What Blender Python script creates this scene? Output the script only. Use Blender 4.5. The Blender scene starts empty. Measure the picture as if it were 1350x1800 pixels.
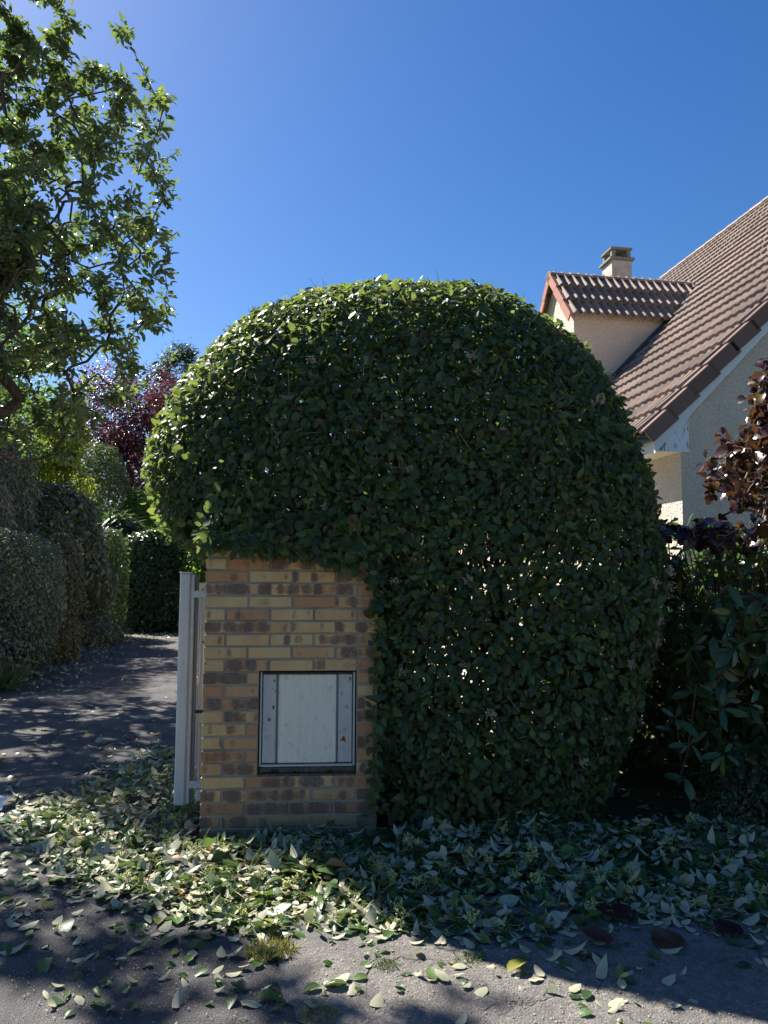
import bpy, bmesh, math, random
import numpy as np
from mathutils import Vector, Matrix

# ---------------------------------------------------------------- camera, sky, sun, exposure
rng = np.random.default_rng(7)
random.seed(7)
sc = bpy.context.scene
col = sc.collection
R = math.radians

cam_d = bpy.data.cameras.new('camera')
cam = bpy.data.objects.new('camera', cam_d)
col.objects.link(cam)
CAM_Z = 1.34
cam_d.sensor_fit = 'VERTICAL'
cam_d.sensor_height = 36.0
cam_d.lens = 36.0 * 1355.0 / 1800.0
cam_d.clip_start = 0.05
cam_d.clip_end = 3000.0
_p, _r = R(5.2), R(0.29)
_fw = Vector((0, math.cos(_p), math.sin(_p)))
_rt = Vector((1, 0, 0))
_up = _rt.cross(_fw)
_rt2 = _rt * math.cos(_r) + _up * math.sin(_r)
_up2 = -_rt * math.sin(_r) + _up * math.cos(_r)
cam.matrix_world = Matrix(((_rt2.x, _up2.x, -_fw.x, 0), (_rt2.y, _up2.y, -_fw.y, 0), (_rt2.z, _up2.z, -_fw.z, CAM_Z), (0, 0, 0, 1)))
sc.camera = cam

SUN_AZ, SUN_EL = -47.0, 45.0           # azimuth measured from +Y towards +X
world = bpy.data.worlds.new('World')
sc.world = world
world.use_nodes = True
wn = world.node_tree
wn.nodes.clear()
w_out = wn.nodes.new('ShaderNodeOutputWorld')
w_bg = wn.nodes.new('ShaderNodeBackground')
w_sky = wn.nodes.new('ShaderNodeTexSky')
w_sky.sky_type = 'NISHITA'
w_sky.sun_disc = False
w_sky.sun_elevation = R(SUN_EL)
w_sky.sun_rotation = R(SUN_AZ)
w_sky.air_density = 1.0
w_sky.dust_density = 0.4
w_sky.ozone_density = 2.0
w_bg.inputs['Strength'].default_value = 0.053
w_hs = wn.nodes.new('ShaderNodeHueSaturation')      # the photograph's more saturated rendering of the whole sky
w_hs.inputs['Saturation'].default_value = 1.36
w_hs.inputs['Hue'].default_value = 0.508
wn.links.new(w_sky.outputs[0], w_hs.inputs['Color'])
wn.links.new(w_hs.outputs[0], w_bg.inputs['Color'])
wn.links.new(w_bg.outputs[0], w_out.inputs['Surface'])

sun_d = bpy.data.lights.new('sun', 'SUN')
sun_d.energy = 5.0
sun_d.angle = R(0.53)
sun_d.color = (1.0, 0.95, 0.86)
sun = bpy.data.objects.new('sun', sun_d)
col.objects.link(sun)
SUN = Vector((math.sin(R(SUN_AZ)) * math.cos(R(SUN_EL)), math.cos(R(SUN_AZ)) * math.cos(R(SUN_EL)), math.sin(R(SUN_EL))))
sun.rotation_euler = (-SUN).to_track_quat('-Z', 'Y').to_euler()
sun.location = (-20, 20, 30)

vs = sc.view_settings
vs.view_transform = 'Standard'
vs.look = 'None'
vs.exposure = 1.45
vs.gamma = 1.0
vs.use_curve_mapping = False
sc.render.engine = 'CYCLES'
sc.cycles.max_bounces = 8
sc.cycles.diffuse_bounces = 3
sc.cycles.transmission_bounces = 6
sc.cycles.transparent_max_bounces = 6
sc.cycles.use_denoising = True

# ---------------------------------------------------------------- helpers
def tag(o, label=None, cat=None, group=None, kind=None):
    if label: o['label'] = label
    if cat: o['category'] = cat
    if group: o['group'] = group
    if kind: o['kind'] = kind
    return o

def empty(name, loc, label=None, cat=None, group=None):
    o = bpy.data.objects.new(name, None)
    col.objects.link(o)
    o.location = loc
    o.empty_display_size = 0.1
    return tag(o, label, cat, group)

def put(name, me, mat=None, parent=None, kind=None, world_loc=None):
    """link a mesh; its vertices are world coordinates unless world_loc says otherwise"""
    o = bpy.data.objects.new(name, me)
    col.objects.link(o)
    if mat is not None and len(me.materials) == 0:
        me.materials.append(mat)
    off = Vector((0, 0, 0))
    if parent is not None:
        o.parent = parent
        p = parent
        while p is not None:
            off += p.location
            p = p.parent
    o.location = (Vector(world_loc) if world_loc is not None else Vector((0, 0, 0))) - off
    if kind: o['kind'] = kind
    return o

def place(name, me, M, parent):
    """link a shared mesh at the world matrix M under a parent that is only translated"""
    o = bpy.data.objects.new(name, me)
    col.objects.link(o)
    off = Vector((0, 0, 0))
    if parent is not None:
        o.parent = parent
        p = parent
        while p is not None:
            off += p.location
            p = p.parent
    o.matrix_basis = Matrix.Translation(-off) @ M
    return o

def np_mesh(name, V, F, smooth=False, mat=None):
    """V (n,3) float, F (m,3) or (m,4) int"""
    me = bpy.data.meshes.new(name)
    V = np.ascontiguousarray(V, dtype=np.float32)
    F = np.ascontiguousarray(F, dtype=np.int32)
    k = F.shape[1]
    me.vertices.add(len(V)); me.vertices.foreach_set('co', V.ravel())
    me.loops.add(F.size); me.loops.foreach_set('vertex_index', F.ravel())
    me.polygons.add(len(F)); me.polygons.foreach_set('loop_start', np.arange(0, F.size, k, dtype=np.int32))
    if smooth:
        me.polygons.foreach_set('use_smooth', np.ones(len(F), dtype=bool))
    me.update(calc_edges=True)
    if mat is not None: me.materials.append(mat)
    return me

def py_mesh(name, verts, faces, mat=None, smooth=False):
    me = bpy.data.meshes.new(name)
    me.from_pydata([tuple(v) for v in verts], [], [tuple(f) for f in faces])
    me.update()
    if smooth:
        for p in me.polygons: p.use_smooth = True
    if mat is not None: me.materials.append(mat)
    return me

def bm_box(bm, c, s, rot=None, bevel=0.0):
    M = Matrix.Translation(Vector(c)) @ (rot.to_4x4() if rot is not None else Matrix.Identity(4)) @ Matrix.Diagonal((s[0], s[1], s[2], 1))
    r = bmesh.ops.create_cube(bm, size=1.0, matrix=M)
    if bevel > 0:
        ed = list({e for v in r['verts'] for e in v.link_edges})
        bmesh.ops.bevel(bm, geom=ed, offset=bevel, segments=1, affect='EDGES', profile=0.6)

def bm_mesh(name, bm, mat=None, smooth=False):
    me = bpy.data.meshes.new(name)
    bmesh.ops.recalc_face_normals(bm, faces=bm.faces)
    bm.to_mesh(me); bm.free()
    if smooth:
        for p in me.polygons: p.use_smooth = True
    if mat is not None: me.materials.append(mat)
    return me

def box_mesh(name, c, s, mat=None, rot=None, bevel=0.0):
    bm = bmesh.new()
    bm_box(bm, c, s, rot, bevel)
    return bm_mesh(name, bm, mat)

def tube_arrays(segs, sides=5):
    """segs: list of (p0, p1, r0, r1) -> V, F(quads)"""
    A = np.array([s[0] for s in segs], float); B = np.array([s[1] for s in segs], float)
    r0 = np.array([s[2] for s in segs], float); r1 = np.array([s[3] for s in segs], float)
    d = B - A; d /= np.maximum(np.linalg.norm(d, axis=1, keepdims=True), 1e-9)
    ref = np.where(np.abs(d[:, 2:3]) > 0.9, np.array([[1.0, 0, 0]]), np.array([[0, 0, 1.0]]))
    x = np.cross(d, ref); x /= np.linalg.norm(x, axis=1, keepdims=True)
    y = np.cross(d, x)
    a = np.linspace(0, 2 * np.pi, sides, endpoint=False)
    ring = np.cos(a)[None, :, None] * x[:, None, :] + np.sin(a)[None, :, None] * y[:, None, :]
    V = np.concatenate([A[:, None] + ring * r0[:, None, None], B[:, None] + ring * r1[:, None, None]], axis=1)
    i = np.arange(sides); j = (i + 1) % sides
    f = np.stack([i, j, j + sides, i + sides], axis=1)
    F = (f[None] + (np.arange(len(segs)) * 2 * sides)[:, None, None]).reshape(-1, 4)
    return V.reshape(-1, 3), F

def tube_mesh(name, segs, mat, sides=5):
    V, F = tube_arrays(segs, sides)
    return np_mesh(name, V, F, smooth=True, mat=mat)

def nrm(a):
    return a / np.maximum(np.linalg.norm(a, axis=-1, keepdims=True), 1e-9)

def vnoise(p, s, seed=0):
    """cheap smooth noise in about [-1, 1] from sums of sines"""
    r = np.random.default_rng(seed)
    out = np.zeros(len(p))
    for k in range(6):
        w = nrm(r.normal(size=3)) * s * (0.7 + 0.9 * r.random())
        out += np.sin(p @ w + r.random() * 6.28)
    return out / 3.2

# ---- leaves: the blade lies along +X, its upper face looks along +Z
def leaf_proto(L=1.0, W=0.5, rows=4, fold=0.25, curl=0.15, tipw=1.0, serr=0.0, seed=0, peak=0.45):
    r = np.random.default_rng(seed)
    V = [(0, 0, 0)]
    ts = np.linspace(0, 1, rows + 2)[1:-1]
    for k, t in enumerate(ts):
        w = W * 0.5 * (math.sin(math.pi * t ** (math.log(0.5) / math.log(peak))) ** 0.62)
        w *= 1 + serr * (1 if k % 2 else -1)
        z = -curl * L * t * t
        y1 = w * (1 + 0.06 * r.normal()); y2 = w * (1 + 0.06 * r.normal())
        zz1 = z + fold * y1 + 0.03 * L * r.normal() * W; zz2 = z + fold * y2 + 0.03 * L * r.normal() * W
        V += [(t * L, y1, zz1), (t * L, 0, z), (t * L, -y2, zz2)]
    V.append((L, 0, -curl * L))
    F = [(0, 2, 1), (0, 3, 2)]
    for k in range(rows - 1):
        a = 1 + 3 * k; b = a + 3
        F += [(a, a + 1, b + 1), (a, b + 1, b), (a + 1, a + 2, b + 2), (a + 1, b + 2, b + 1)]
    a = 1 + 3 * (rows - 1); tip = len(V) - 1
    F += [(a, a + 1, tip), (a + 1, a + 2, tip)]
    return np.array(V, float), np.array(F, int)

def leaf2_proto(L=1.0, W=0.5, fold=0.3, curl=0.1):
    V = np.array([(0, 0, 0), (0.5 * L, W / 2, fold * W / 2 - curl * L * .3), (0.45 * L, -W / 2, fold * W / 2 - curl * L * .3), (L, 0, -curl * L)])
    return V, np.array([(0, 3, 1), (0, 2, 3)])

def frames(xd, nd):
    z = nrm(nd)
    x = nrm(xd - z * np.sum(xd * z, axis=1, keepdims=True))
    y = np.cross(z, x)
    return np.stack([x, y, z], axis=2)          # columns

def scatter_mesh(name, protos, pos, xd, nd, scale, mat, smooth=True, pick=None):
    fr = frames(xd, nd)
    n = len(pos)
    pick = rng.integers(0, len(protos), n) if pick is None else pick
    Vs, Fs, base = [], [], 0
    for k, (PV, PF) in enumerate(protos):
        m = np.where(pick == k)[0]
        if len(m) == 0: continue
        V = np.einsum('nij,vj->nvi', fr[m], PV) * scale[m][:, None, None] + pos[m][:, None, :]
        F = PF[None] + (np.arange(len(m)) * len(PV))[:, None, None] + base
        Vs.append(V.reshape(-1, 3)); Fs.append(F.reshape(-1, 3)); base += len(m) * len(PV)
    return np_mesh(name, np.concatenate(Vs), np.concatenate(Fs), smooth=smooth, mat=mat)

_pm = {}
def proto_meshes(key, protos, mat):
    if key not in _pm:
        _pm[key] = [np_mesh(key, V, F, smooth=True, mat=mat) for V, F in protos]
    return _pm[key]

def leaf_matrix(p, x, n, s):
    fr = frames(x[None], n[None])[0]
    M = Matrix.Identity(4)
    for i in range(3):
        for j in range(3):
            M[i][j] = fr[i, j] * s
        M[i][3] = p[i]
    return M

CAMP = np.array([0, 0, CAM_Z])
FWn, RTn, UPn = np.array(_fw), np.array(_rt2), np.array(_up2)
def in_view(p, margin=0.0):
    v = p - CAMP
    d = v @ FWn
    return (d > 0.3) & (np.abs(v @ RTn) < d * (675 / 1355.0 - margin)) & (np.abs(v @ UPn) < d * (900 / 1355.0 - margin))

def foliage(parent, key, protos, pos, xd, nd, scale, mat, single=300, leaf_name='leaf', mass_name='foliage', score=None):
    """the leaves that show largest become leaf parts, the rest one mass"""
    n = len(pos)
    chosen = np.zeros(n, bool)
    if single:
        v = CAMP - pos
        dist = np.linalg.norm(v, axis=1)
        facing = np.abs(np.sum(nrm(nd) * v, axis=1)) / dist
        s = scale * facing / dist
        if score is not None: s = s * score
        s = np.where(in_view(pos, 0.01), s, -1)
        idx = np.argsort(-s)[:single]
        chosen[idx] = True
        ms = proto_meshes(key, protos, mat)
        for k, i in enumerate(idx):
            place(leaf_name, ms[k % len(ms)], leaf_matrix(pos[i], xd[i], nd[i], scale[i]), parent)
    m = ~chosen
    me = scatter_mesh(mass_name, protos, pos[m], xd[m], nd[m], scale[m], mat)
    return put(mass_name, me, None, parent, kind='stuff')

# ---------------------------------------------------------------- materials
def new_mat(name):
    m = bpy.data.materials.new(name)
    m.use_nodes = True
    nt = m.node_tree
    nt.nodes.clear()
    out = nt.nodes.new('ShaderNodeOutputMaterial')
    return m, nt, out

def N(nt, typ, **kw):
    n = nt.nodes.new(typ)
    for k, v in kw.items():
        if hasattr(n, k): setattr(n, k, v)
        else: n.inputs[k].default_value = v
    return n

def link(nt, a, b): nt.links.new(a, b)

def ramp(nt, fac, stops, interp='LINEAR'):
    n = nt.nodes.new('ShaderNodeValToRGB')
    n.color_ramp.interpolation = interp
    el = n.color_ramp.elements
    while len(el) > 1: el.remove(el[-1])
    el[0].position = stops[0][0]; el[0].color = (*stops[0][1], 1)
    for p, c in stops[1:]:
        e = el.new(p); e.color = (*c, 1)
    link(nt, fac, n.inputs[0])
    return n.outputs[0]

def g(v): return (v, v, v)

def mixc(nt, fac, a, b, mode='MIX'):
    n = nt.nodes.new('ShaderNodeMix'); n.data_type = 'RGBA'; n.blend_type = mode
    for s, v in ((n.inputs[0], fac), (n.inputs[6], a), (n.inputs[7], b)):
        if hasattr(v, 'is_linked') or hasattr(v, 'links'): link(nt, v, s)
        elif isinstance(v, (int, float)): s.default_value = v
        else: s.default_value = (*v, 1)
    return n.outputs[2]

def math_n(nt, op, a, b=None, c=None, clamp=False):
    n = nt.nodes.new('ShaderNodeMath'); n.operation = op; n.use_clamp = clamp
    for k, v in enumerate((a, b, c)):
        if v is None: continue
        if isinstance(v, (int, float)): n.inputs[k].default_value = v
        else: link(nt, v, n.inputs[k])
    return n.outputs[0]

def noise(nt, vec, scale, detail=3, rough=0.6, w=None, dist=0.0):
    n = nt.nodes.new('ShaderNodeTexNoise')
    n.inputs['Scale'].default_value = scale; n.inputs['Detail'].default_value = detail
    n.inputs['Roughness'].default_value = rough; n.inputs['Distortion'].default_value = dist
    if vec is not None: link(nt, vec, n.inputs['Vector'])
    if w is not None:
        n.noise_dimensions = '4D'; link(nt, w, n.inputs['W'])
    return n.outputs[0]

def bump(nt, h, strength, distance, normal=None):
    n = nt.nodes.new('ShaderNodeBump')
    n.inputs['Strength'].default_value = strength; n.inputs['Distance'].default_value = distance
    link(nt, h, n.inputs['Height'])
    if normal is not None: link(nt, normal, n.inputs['Normal'])
    return n.outputs[0]

def pbr(nt, color, rough=0.8, spec=0.5, metal=0.0, normal=None, coat=0.0):
    p = nt.nodes.new('ShaderNodeBsdfPrincipled')
    for key, v in (('Base Color', color), ('Roughness', rough), ('Specular IOR Level', spec), ('Metallic', metal), ('Coat Weight', coat)):
        s = p.inputs[key]
        if isinstance(v, (int, float)): s.default_value = v
        elif isinstance(v, tuple): s.default_value = (*v, 1)
        else: link(nt, v, s)
    if normal is not None: link(nt, normal, p.inputs['Normal'])
    return p

def pos_n(nt): return nt.nodes.new('ShaderNodeNewGeometry').outputs['Position']
def obj_n(nt): return nt.nodes.new('ShaderNodeTexCoord').outputs['Object']
def mapping(nt, vec, scale=(1, 1, 1), rot=(0, 0, 0)):
    n = nt.nodes.new('ShaderNodeMapping'); n.inputs['Scale'].default_value = scale; n.inputs['Rotation'].default_value = rot
    link(nt, vec, n.inputs['Vector']); return n.outputs[0]

def leaf_mat(name, tops, under, trans, tfac=0.3, rough=0.42, spec=0.5, under_rough=0.75):
    m, nt, out = new_mat(name)
    geo = nt.nodes.new('ShaderNodeNewGeometry')
    oi = nt.nodes.new('ShaderNodeObjectInfo')
    rnd = math_n(nt, 'FRACT', math_n(nt, 'ADD', geo.outputs['Random Per Island'], oi.outputs['Random']))
    top = ramp(nt, rnd, tops)
    drift = noise(nt, geo.outputs['Position'], 2.6, 3)
    top = mixc(nt, ramp(nt, drift, [(0.35, g(0.0)), (0.7, g(0.5))]), top, mixc(nt, 1.0, top, (1.55, 1.35, 0.9), 'MULTIPLY'))
    blot = noise(nt, geo.outputs['Position'], 60, 2)
    top = mixc(nt, math_n(nt, 'MULTIPLY', blot, 0.35), top, mixc(nt, 0.5, top, (0.0, 0.0, 0.0)))
    c = mixc(nt, geo.outputs['Backfacing'], top, under)
    rg = math_n(nt, 'ADD', rough, math_n(nt, 'MULTIPLY', geo.outputs['Backfacing'], under_rough - rough))
    nb = bump(nt, noise(nt, geo.outputs['Position'], 140, 2), 0.25, 0.003)
    p = pbr(nt, c, rg, spec, normal=nb)
    t = nt.nodes.new('ShaderNodeBsdfTranslucent')
    tc = mixc(nt, 0.55, trans, mixc(nt, 1.0, top, (2.2, 2.2, 2.2), 'MULTIPLY'))
    link(nt, tc, t.inputs['Color'])
    mx = nt.nodes.new('ShaderNodeMixShader'); mx.inputs[0].default_value = tfac
    link(nt, p.outputs[0], mx.inputs[1]); link(nt, t.outputs[0], mx.inputs[2])
    link(nt, mx.outputs[0], out.inputs['Surface'])
    return m

def bark_mat(name, c1, c2):
    m, nt, out = new_mat(name)
    v = pos_n(nt)
    n1 = noise(nt, mapping(nt, v, (1, 1, 0.3)), 40, 4)
    p = pbr(nt, ramp(nt, n1, [(0.3, c1), (0.7, c2)]), 0.9, 0.2, normal=bump(nt, n1, 0.6, 0.01))
    link(nt, p.outputs[0], out.inputs['Surface'])
    return m

M = {}
M['hedge_leaf'] = leaf_mat('hedge_leaf', [(0, (0.028, 0.054, 0.027)), (0.45, (0.043, 0.082, 0.034)), (0.8, (0.064, 0.112, 0.038)), (0.975, (0.095, 0.15, 0.04)), (0.993, (0.09, 0.10, 0.04)), (1, (0.20, 0.075, 0.025))],
                           (0.17, 0.20, 0.12), (0.36, 0.44, 0.05), 0.42, 0.5)
M['fallen_leaf'] = leaf_mat('fallen_leaf', [(0, (0.022, 0.055, 0.020)), (0.5, (0.035, 0.085, 0.026)), (0.88, (0.08, 0.15, 0.03)), (0.94, (0.22, 0.22, 0.04)), (0.975, (0.20, 0.12, 0.05)), (1, (0.38, 0.16, 0.03))],
                            (0.43, 0.41, 0.28), (0.24, 0.32, 0.06), 0.22, 0.42)
M['tree_leaf'] = leaf_mat('tree_leaf', [(0, (0.042, 0.072, 0.030)), (0.6, (0.068, 0.108, 0.036)), (0.93, (0.11, 0.16, 0.036)), (1, (0.18, 0.21, 0.04))], (0.13, 0.165, 0.10), (0.24, 0.34, 0.05), 0.38, 0.34, 0.6, 0.6)
M['copper_leaf'] = leaf_mat('copper_leaf', [(0, (0.022, 0.010, 0.014)), (0.5, (0.04, 0.013, 0.02)), (0.75, (0.065, 0.024, 0.018)), (0.9, (0.10, 0.06, 0.015)), (1, (0.13, 0.10, 0.02))], (0.05, 0.03, 0.035), (0.26, 0.12, 0.03), 0.16, 0.27, 0.6, 0.4)
M['laurel_leaf'] = leaf_mat('laurel_leaf', [(0, (0.026, 0.052, 0.024)), (0.6, (0.042, 0.086, 0.032)), (0.92, (0.07, 0.12, 0.036)), (1, (0.14, 0.16, 0.04))], (0.08, 0.10, 0.05), (0.20, 0.33, 0.03), 0.25, 0.30, 0.55, 0.5)
M['plum_leaf'] = leaf_mat('plum_leaf', [(0, (0.026, 0.010, 0.016)), (0.6, (0.050, 0.014, 0.022)), (0.9, (0.085, 0.020, 0.028)), (1, (0.10, 0.07, 0.02))], (0.075, 0.03, 0.04), (0.32, 0.05, 0.06), 0.30, 0.33, 0.6, 0.5)
def green(name, c, under=None, trans=None, tf=0.3, rough=0.5):
    c = np.array(c)
    return leaf_mat(name, [(0, tuple(c * 0.6)), (0.6, tuple(c)), (1, tuple(c * 1.7))], under or tuple(c * 1.5), trans or (0.18, 0.28, 0.04), tf, rough)
M['clip_green'] = green('clip_green', (0.098, 0.13, 0.082), trans=(0.14, 0.2, 0.06), tf=0.2)
M['brown_green'] = green('brown_green', (0.098, 0.108, 0.064))
M['thuja'] = green('thuja', (0.055, 0.092, 0.036))
M['dark_laurel'] = green('dark_laurel', (0.036, 0.068, 0.030), rough=0.3)
M['grey_conifer'] = green('grey_conifer', (0.125, 0.15, 0.13), tf=0.12, rough=0.6)
M['juniper'] = green('juniper', (0.105, 0.135, 0.09), tf=0.15)
M['pine'] = green('pine', (0.040, 0.060, 0.032), tf=0.1)
M['yellow_green'] = green('yellow_green', (0.17, 0.21, 0.03), trans=(0.45, 0.50, 0.04), tf=0.45)
M['bright_green'] = green('bright_green', (0.08, 0.15, 0.025), trans=(0.28, 0.45, 0.04), tf=0.42)
M['ochre_green'] = green('ochre_green', (0.12, 0.10, 0.035))
M['grass_blade'] = green('grass_blade', (0.075, 0.105, 0.035), trans=(0.2, 0.26, 0.05), tf=0.3)
M['moss'] = green('moss', (0.15, 0.15, 0.04), trans=(0.32, 0.32, 0.06), tf=0.3)
M['bark'] = bark_mat('bark', (0.045, 0.032, 0.025), (0.12, 0.09, 0.07))
M['twig'] = bark_mat('twig', (0.05, 0.035, 0.022), (0.13, 0.09, 0.055))
M['pale_twig'] = bark_mat('pale_twig', (0.20, 0.15, 0.10), (0.34, 0.27, 0.19))
M['green_stem'] = bark_mat('green_stem', (0.16, 0.19, 0.05), (0.30, 0.30, 0.10))
M['dry_flower'] = bark_mat('dry_flower', (0.24, 0.20, 0.14), (0.40, 0.35, 0.25))
M['fresh_flower'] = bark_mat('fresh_flower', (0.28, 0.32, 0.09), (0.50, 0.50, 0.22))

# bricks: ochre clay flashed with dark purple burns
m, nt, out = new_mat('brick')
ob = obj_n(nt); oi = nt.nodes.new('ShaderNodeObjectInfo').outputs['Random']; wp = pos_n(nt)
w = math_n(nt, 'MULTIPLY', oi, 97.0)
w2 = math_n(nt, 'FRACT', math_n(nt, 'MULTIPLY', oi, 13.7))
base = ramp(nt, noise(nt, mapping(nt, ob, (9, 9, 5)), 1.0, 3, w=w), [(0.30, (0.55, 0.29, 0.14)), (0.5, (0.58, 0.375, 0.165)), (0.7, (0.59, 0.43, 0.20))])
base = mixc(nt, ramp(nt, w2, [(0.5, g(0)), (0.85, g(0.8))]), base, (0.42, 0.19, 0.09))
bl = noise(nt, mapping(nt, ob, (15, 4, 3)), 1.0, 1.5, 0.5, w=w, dist=0.25)
bl = math_n(nt, 'ADD', bl, math_n(nt, 'MULTIPLY', math_n(nt, 'SUBTRACT', noise(nt, mapping(nt, ob, (1, 1, 1.8)), 55, 4, 0.7, w=w), 0.5), 0.26))
so = nt.nodes.new('ShaderNodeSeparateXYZ'); link(nt, ob, so.inputs[0])
zedge = math_n(nt, 'POWER', math_n(nt, 'MULTIPLY', math_n(nt, 'ABSOLUTE', so.outputs[2]), 1 / 0.0284), 4.0)
bl = math_n(nt, 'SUBTRACT', bl, math_n(nt, 'MULTIPLY', zedge, 0.13))
thr = math_n(nt, 'ADD', 0.365, math_n(nt, 'MULTIPLY', math_n(nt, 'FRACT', math_n(nt, 'MULTIPLY', oi, 5.31)), 0.33))
fl = math_n(nt, 'MULTIPLY_ADD', math_n(nt, 'SUBTRACT', bl, thr), 4.0, 0.5, clamp=True)
fringe = ramp(nt, fl, [(0.30, g(0)), (0.62, g(0.75))])
core = ramp(nt, fl, [(0.45, g(0)), (0.95, g(0.85))])
c = mixc(nt, fringe, base, (0.30, 0.135, 0.075))
c = mixc(nt, core, c, (0.125, 0.084, 0.062))
film = ramp(nt, noise(nt, wp, 75, 5, 0.75), [(0.47, g(0)), (0.72, g(0.55))])
film = math_n(nt, 'MULTIPLY', film, ramp(nt, noise(nt, wp, 5, 2), [(0.4, g(0.25)), (0.6, g(1))]))
c = mixc(nt, film, c, (0.43, 0.385, 0.34))
sep = nt.nodes.new('ShaderNodeSeparateXYZ'); link(nt, wp, sep.inputs[0])
mud = math_n(nt, 'MULTIPLY', ramp(nt, math_n(nt, 'ADD', sep.outputs[2], math_n(nt, 'MULTIPLY', noise(nt, wp, 7, 3), 0.22)), [(0.10, g(0.78)), (0.36, g(0.0))]), 1.0)
c = mixc(nt, mud, c, (0.115, 0.095, 0.072))
pits = noise(nt, ob, 240, 3, 0.7, w=w)
spots = ramp(nt, noise(nt, ob, 85, 1, 0.5, w=w), [(0.22, g(1)), (0.27, g(0))])
c = mixc(nt, spots, c, (0.05, 0.04, 0.04))
p = pbr(nt, c, 0.85, 0.25, normal=bump(nt, math_n(nt, 'ADD', pits, math_n(nt, 'MULTIPLY', noise(nt, ob, 40, 2, w=w), 1.5)), 0.45, 0.003))
link(nt, p.outputs[0], out.inputs['Surface']); M['brick'] = m

def stone_mat(name, c1, c2, scale, bs=0.5, bd=0.004, rough=0.9, big=None):
    m, nt, out = new_mat(name)
    v = pos_n(nt)
    n1 = noise(nt, v, scale, 4, 0.65)
    c = ramp(nt, n1, [(0.3, c1), (0.7, c2)])
    if big:
        c = mixc(nt, ramp(nt, noise(nt, v, big[0], 4), [(0.45, g(0)), (0.68, g(big[2]))]), c, big[1])
    p = pbr(nt, c, rough, 0.25, normal=bump(nt, n1, bs, bd))
    link(nt, p.outputs[0], out.inputs['Surface'])
    return m
M['mortar'] = stone_mat('mortar', (0.23, 0.205, 0.165), (0.36, 0.325, 0.27), 120, 0.6, 0.004, big=(6, (0.10, 0.10, 0.09), 0.5))

# roughcast render
def render_mat(name, c1, c2):
    m, nt, out = new_mat(name)
    v = pos_n(nt)
    vo = nt.nodes.new('ShaderNodeTexVoronoi'); vo.inputs['Scale'].default_value = 38; link(nt, v, vo.inputs['Vector'])
    n1 = noise(nt, v, 60, 4, 0.7)
    h = math_n(nt, 'ADD', math_n(nt, 'MULTIPLY', vo.outputs[0], -1.0), n1)
    c = ramp(nt, noise(nt, v, 3.0, 4), [(0.3, c1), (0.7, c2)])
    c = mixc(nt, math_n(nt, 'MULTIPLY', vo.outputs[0], 0.35), c, (0.30, 0.25, 0.20))
    p = pbr(nt, c, 0.92, 0.15, normal=bump(nt, h, 0.9, 0.02))
    link(nt, p.outputs[0], out.inputs['Surface'])
    return m
M['roughcast'] = render_mat('roughcast', (0.70, 0.60, 0.49), (0.78, 0.68, 0.56))

def tile_mat(name, c1, c2, c3, moss=0.35):
    m, nt, out = new_mat(name)
    v = pos_n(nt); ob = obj_n(nt)
    geo = nt.nodes.new('ShaderNodeNewGeometry'); oi = nt.nodes.new('ShaderNodeObjectInfo').outputs['Random']
    rnd = math_n(nt, 'FRACT', math_n(nt, 'ADD', geo.outputs['Random Per Island'], oi))
    c = ramp(nt, rnd, [(0, c1), (0.5, c2), (1, c3)])
    n1 = noise(nt, v, 9, 5, 0.7)
    c = mixc(nt, ramp(nt, n1, [(0.42, g(0)), (0.75, g(moss))]), c, (0.095, 0.075, 0.062))
    n2 = noise(nt, v, 90, 3, 0.7)
    c = mixc(nt, ramp(nt, n2, [(0.55, g(0)), (0.8, g(0.4))]), c, (0.32, 0.24, 0.19))
    p = pbr(nt, c, 0.75, 0.3, normal=bump(nt, n2, 0.25, 0.004))
    link(nt, p.outputs[0], out.inputs['Surface'])
    return m
M['roof_tile'] = tile_mat('roof_tile', (0.215, 0.158, 0.128), (0.265, 0.195, 0.158), (0.33, 0.24, 0.19), 0.5)
M['verge_tile'] = tile_mat('verge_tile', (0.15, 0.085, 0.070), (0.17, 0.10, 0.08), (0.19, 0.11, 0.088), 0.3)
M['dormer_verge'] = tile_mat('dormer_verge', (0.31, 0.125, 0.085), (0.34, 0.14, 0.095), (0.36, 0.155, 0.10), 0.3)

def paint_mat(name, c1, under, peel=0.62, rough=0.55, streak=(30, 30, 2.0)):
    m, nt, out = new_mat(name)
    v = pos_n(nt)
    n1 = noise(nt, mapping(nt, v, streak), 1.0, 4, 0.6)
    k = ramp(nt, n1, [(peel, g(0)), (peel + 0.03, g(1))])
    c = mixc(nt, k, mixc(nt, math_n(nt, 'MULTIPLY', noise(nt, v, 8, 3), 0.3), c1, tuple(np.array(c1) * 0.75)), under)
    p = pbr(nt, c, rough, 0.4, normal=bump(nt, k, 0.4, 0.002))
    link(nt, p.outputs[0], out.inputs['Surface'])
    return m
M['white_paint'] = paint_mat('white_paint', (0.66, 0.68, 0.70), (0.30, 0.30, 0.30), 0.72)
M['peeling_paint'] = paint_mat('peeling_paint', (0.70, 0.73, 0.78), (0.19, 0.18, 0.18), 0.56, streak=(42, 42, 7))
M['soffit_paint'] = paint_mat('soffit_paint', (0.60, 0.55, 0.45), (0.40, 0.36, 0.30), 0.75)

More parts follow.
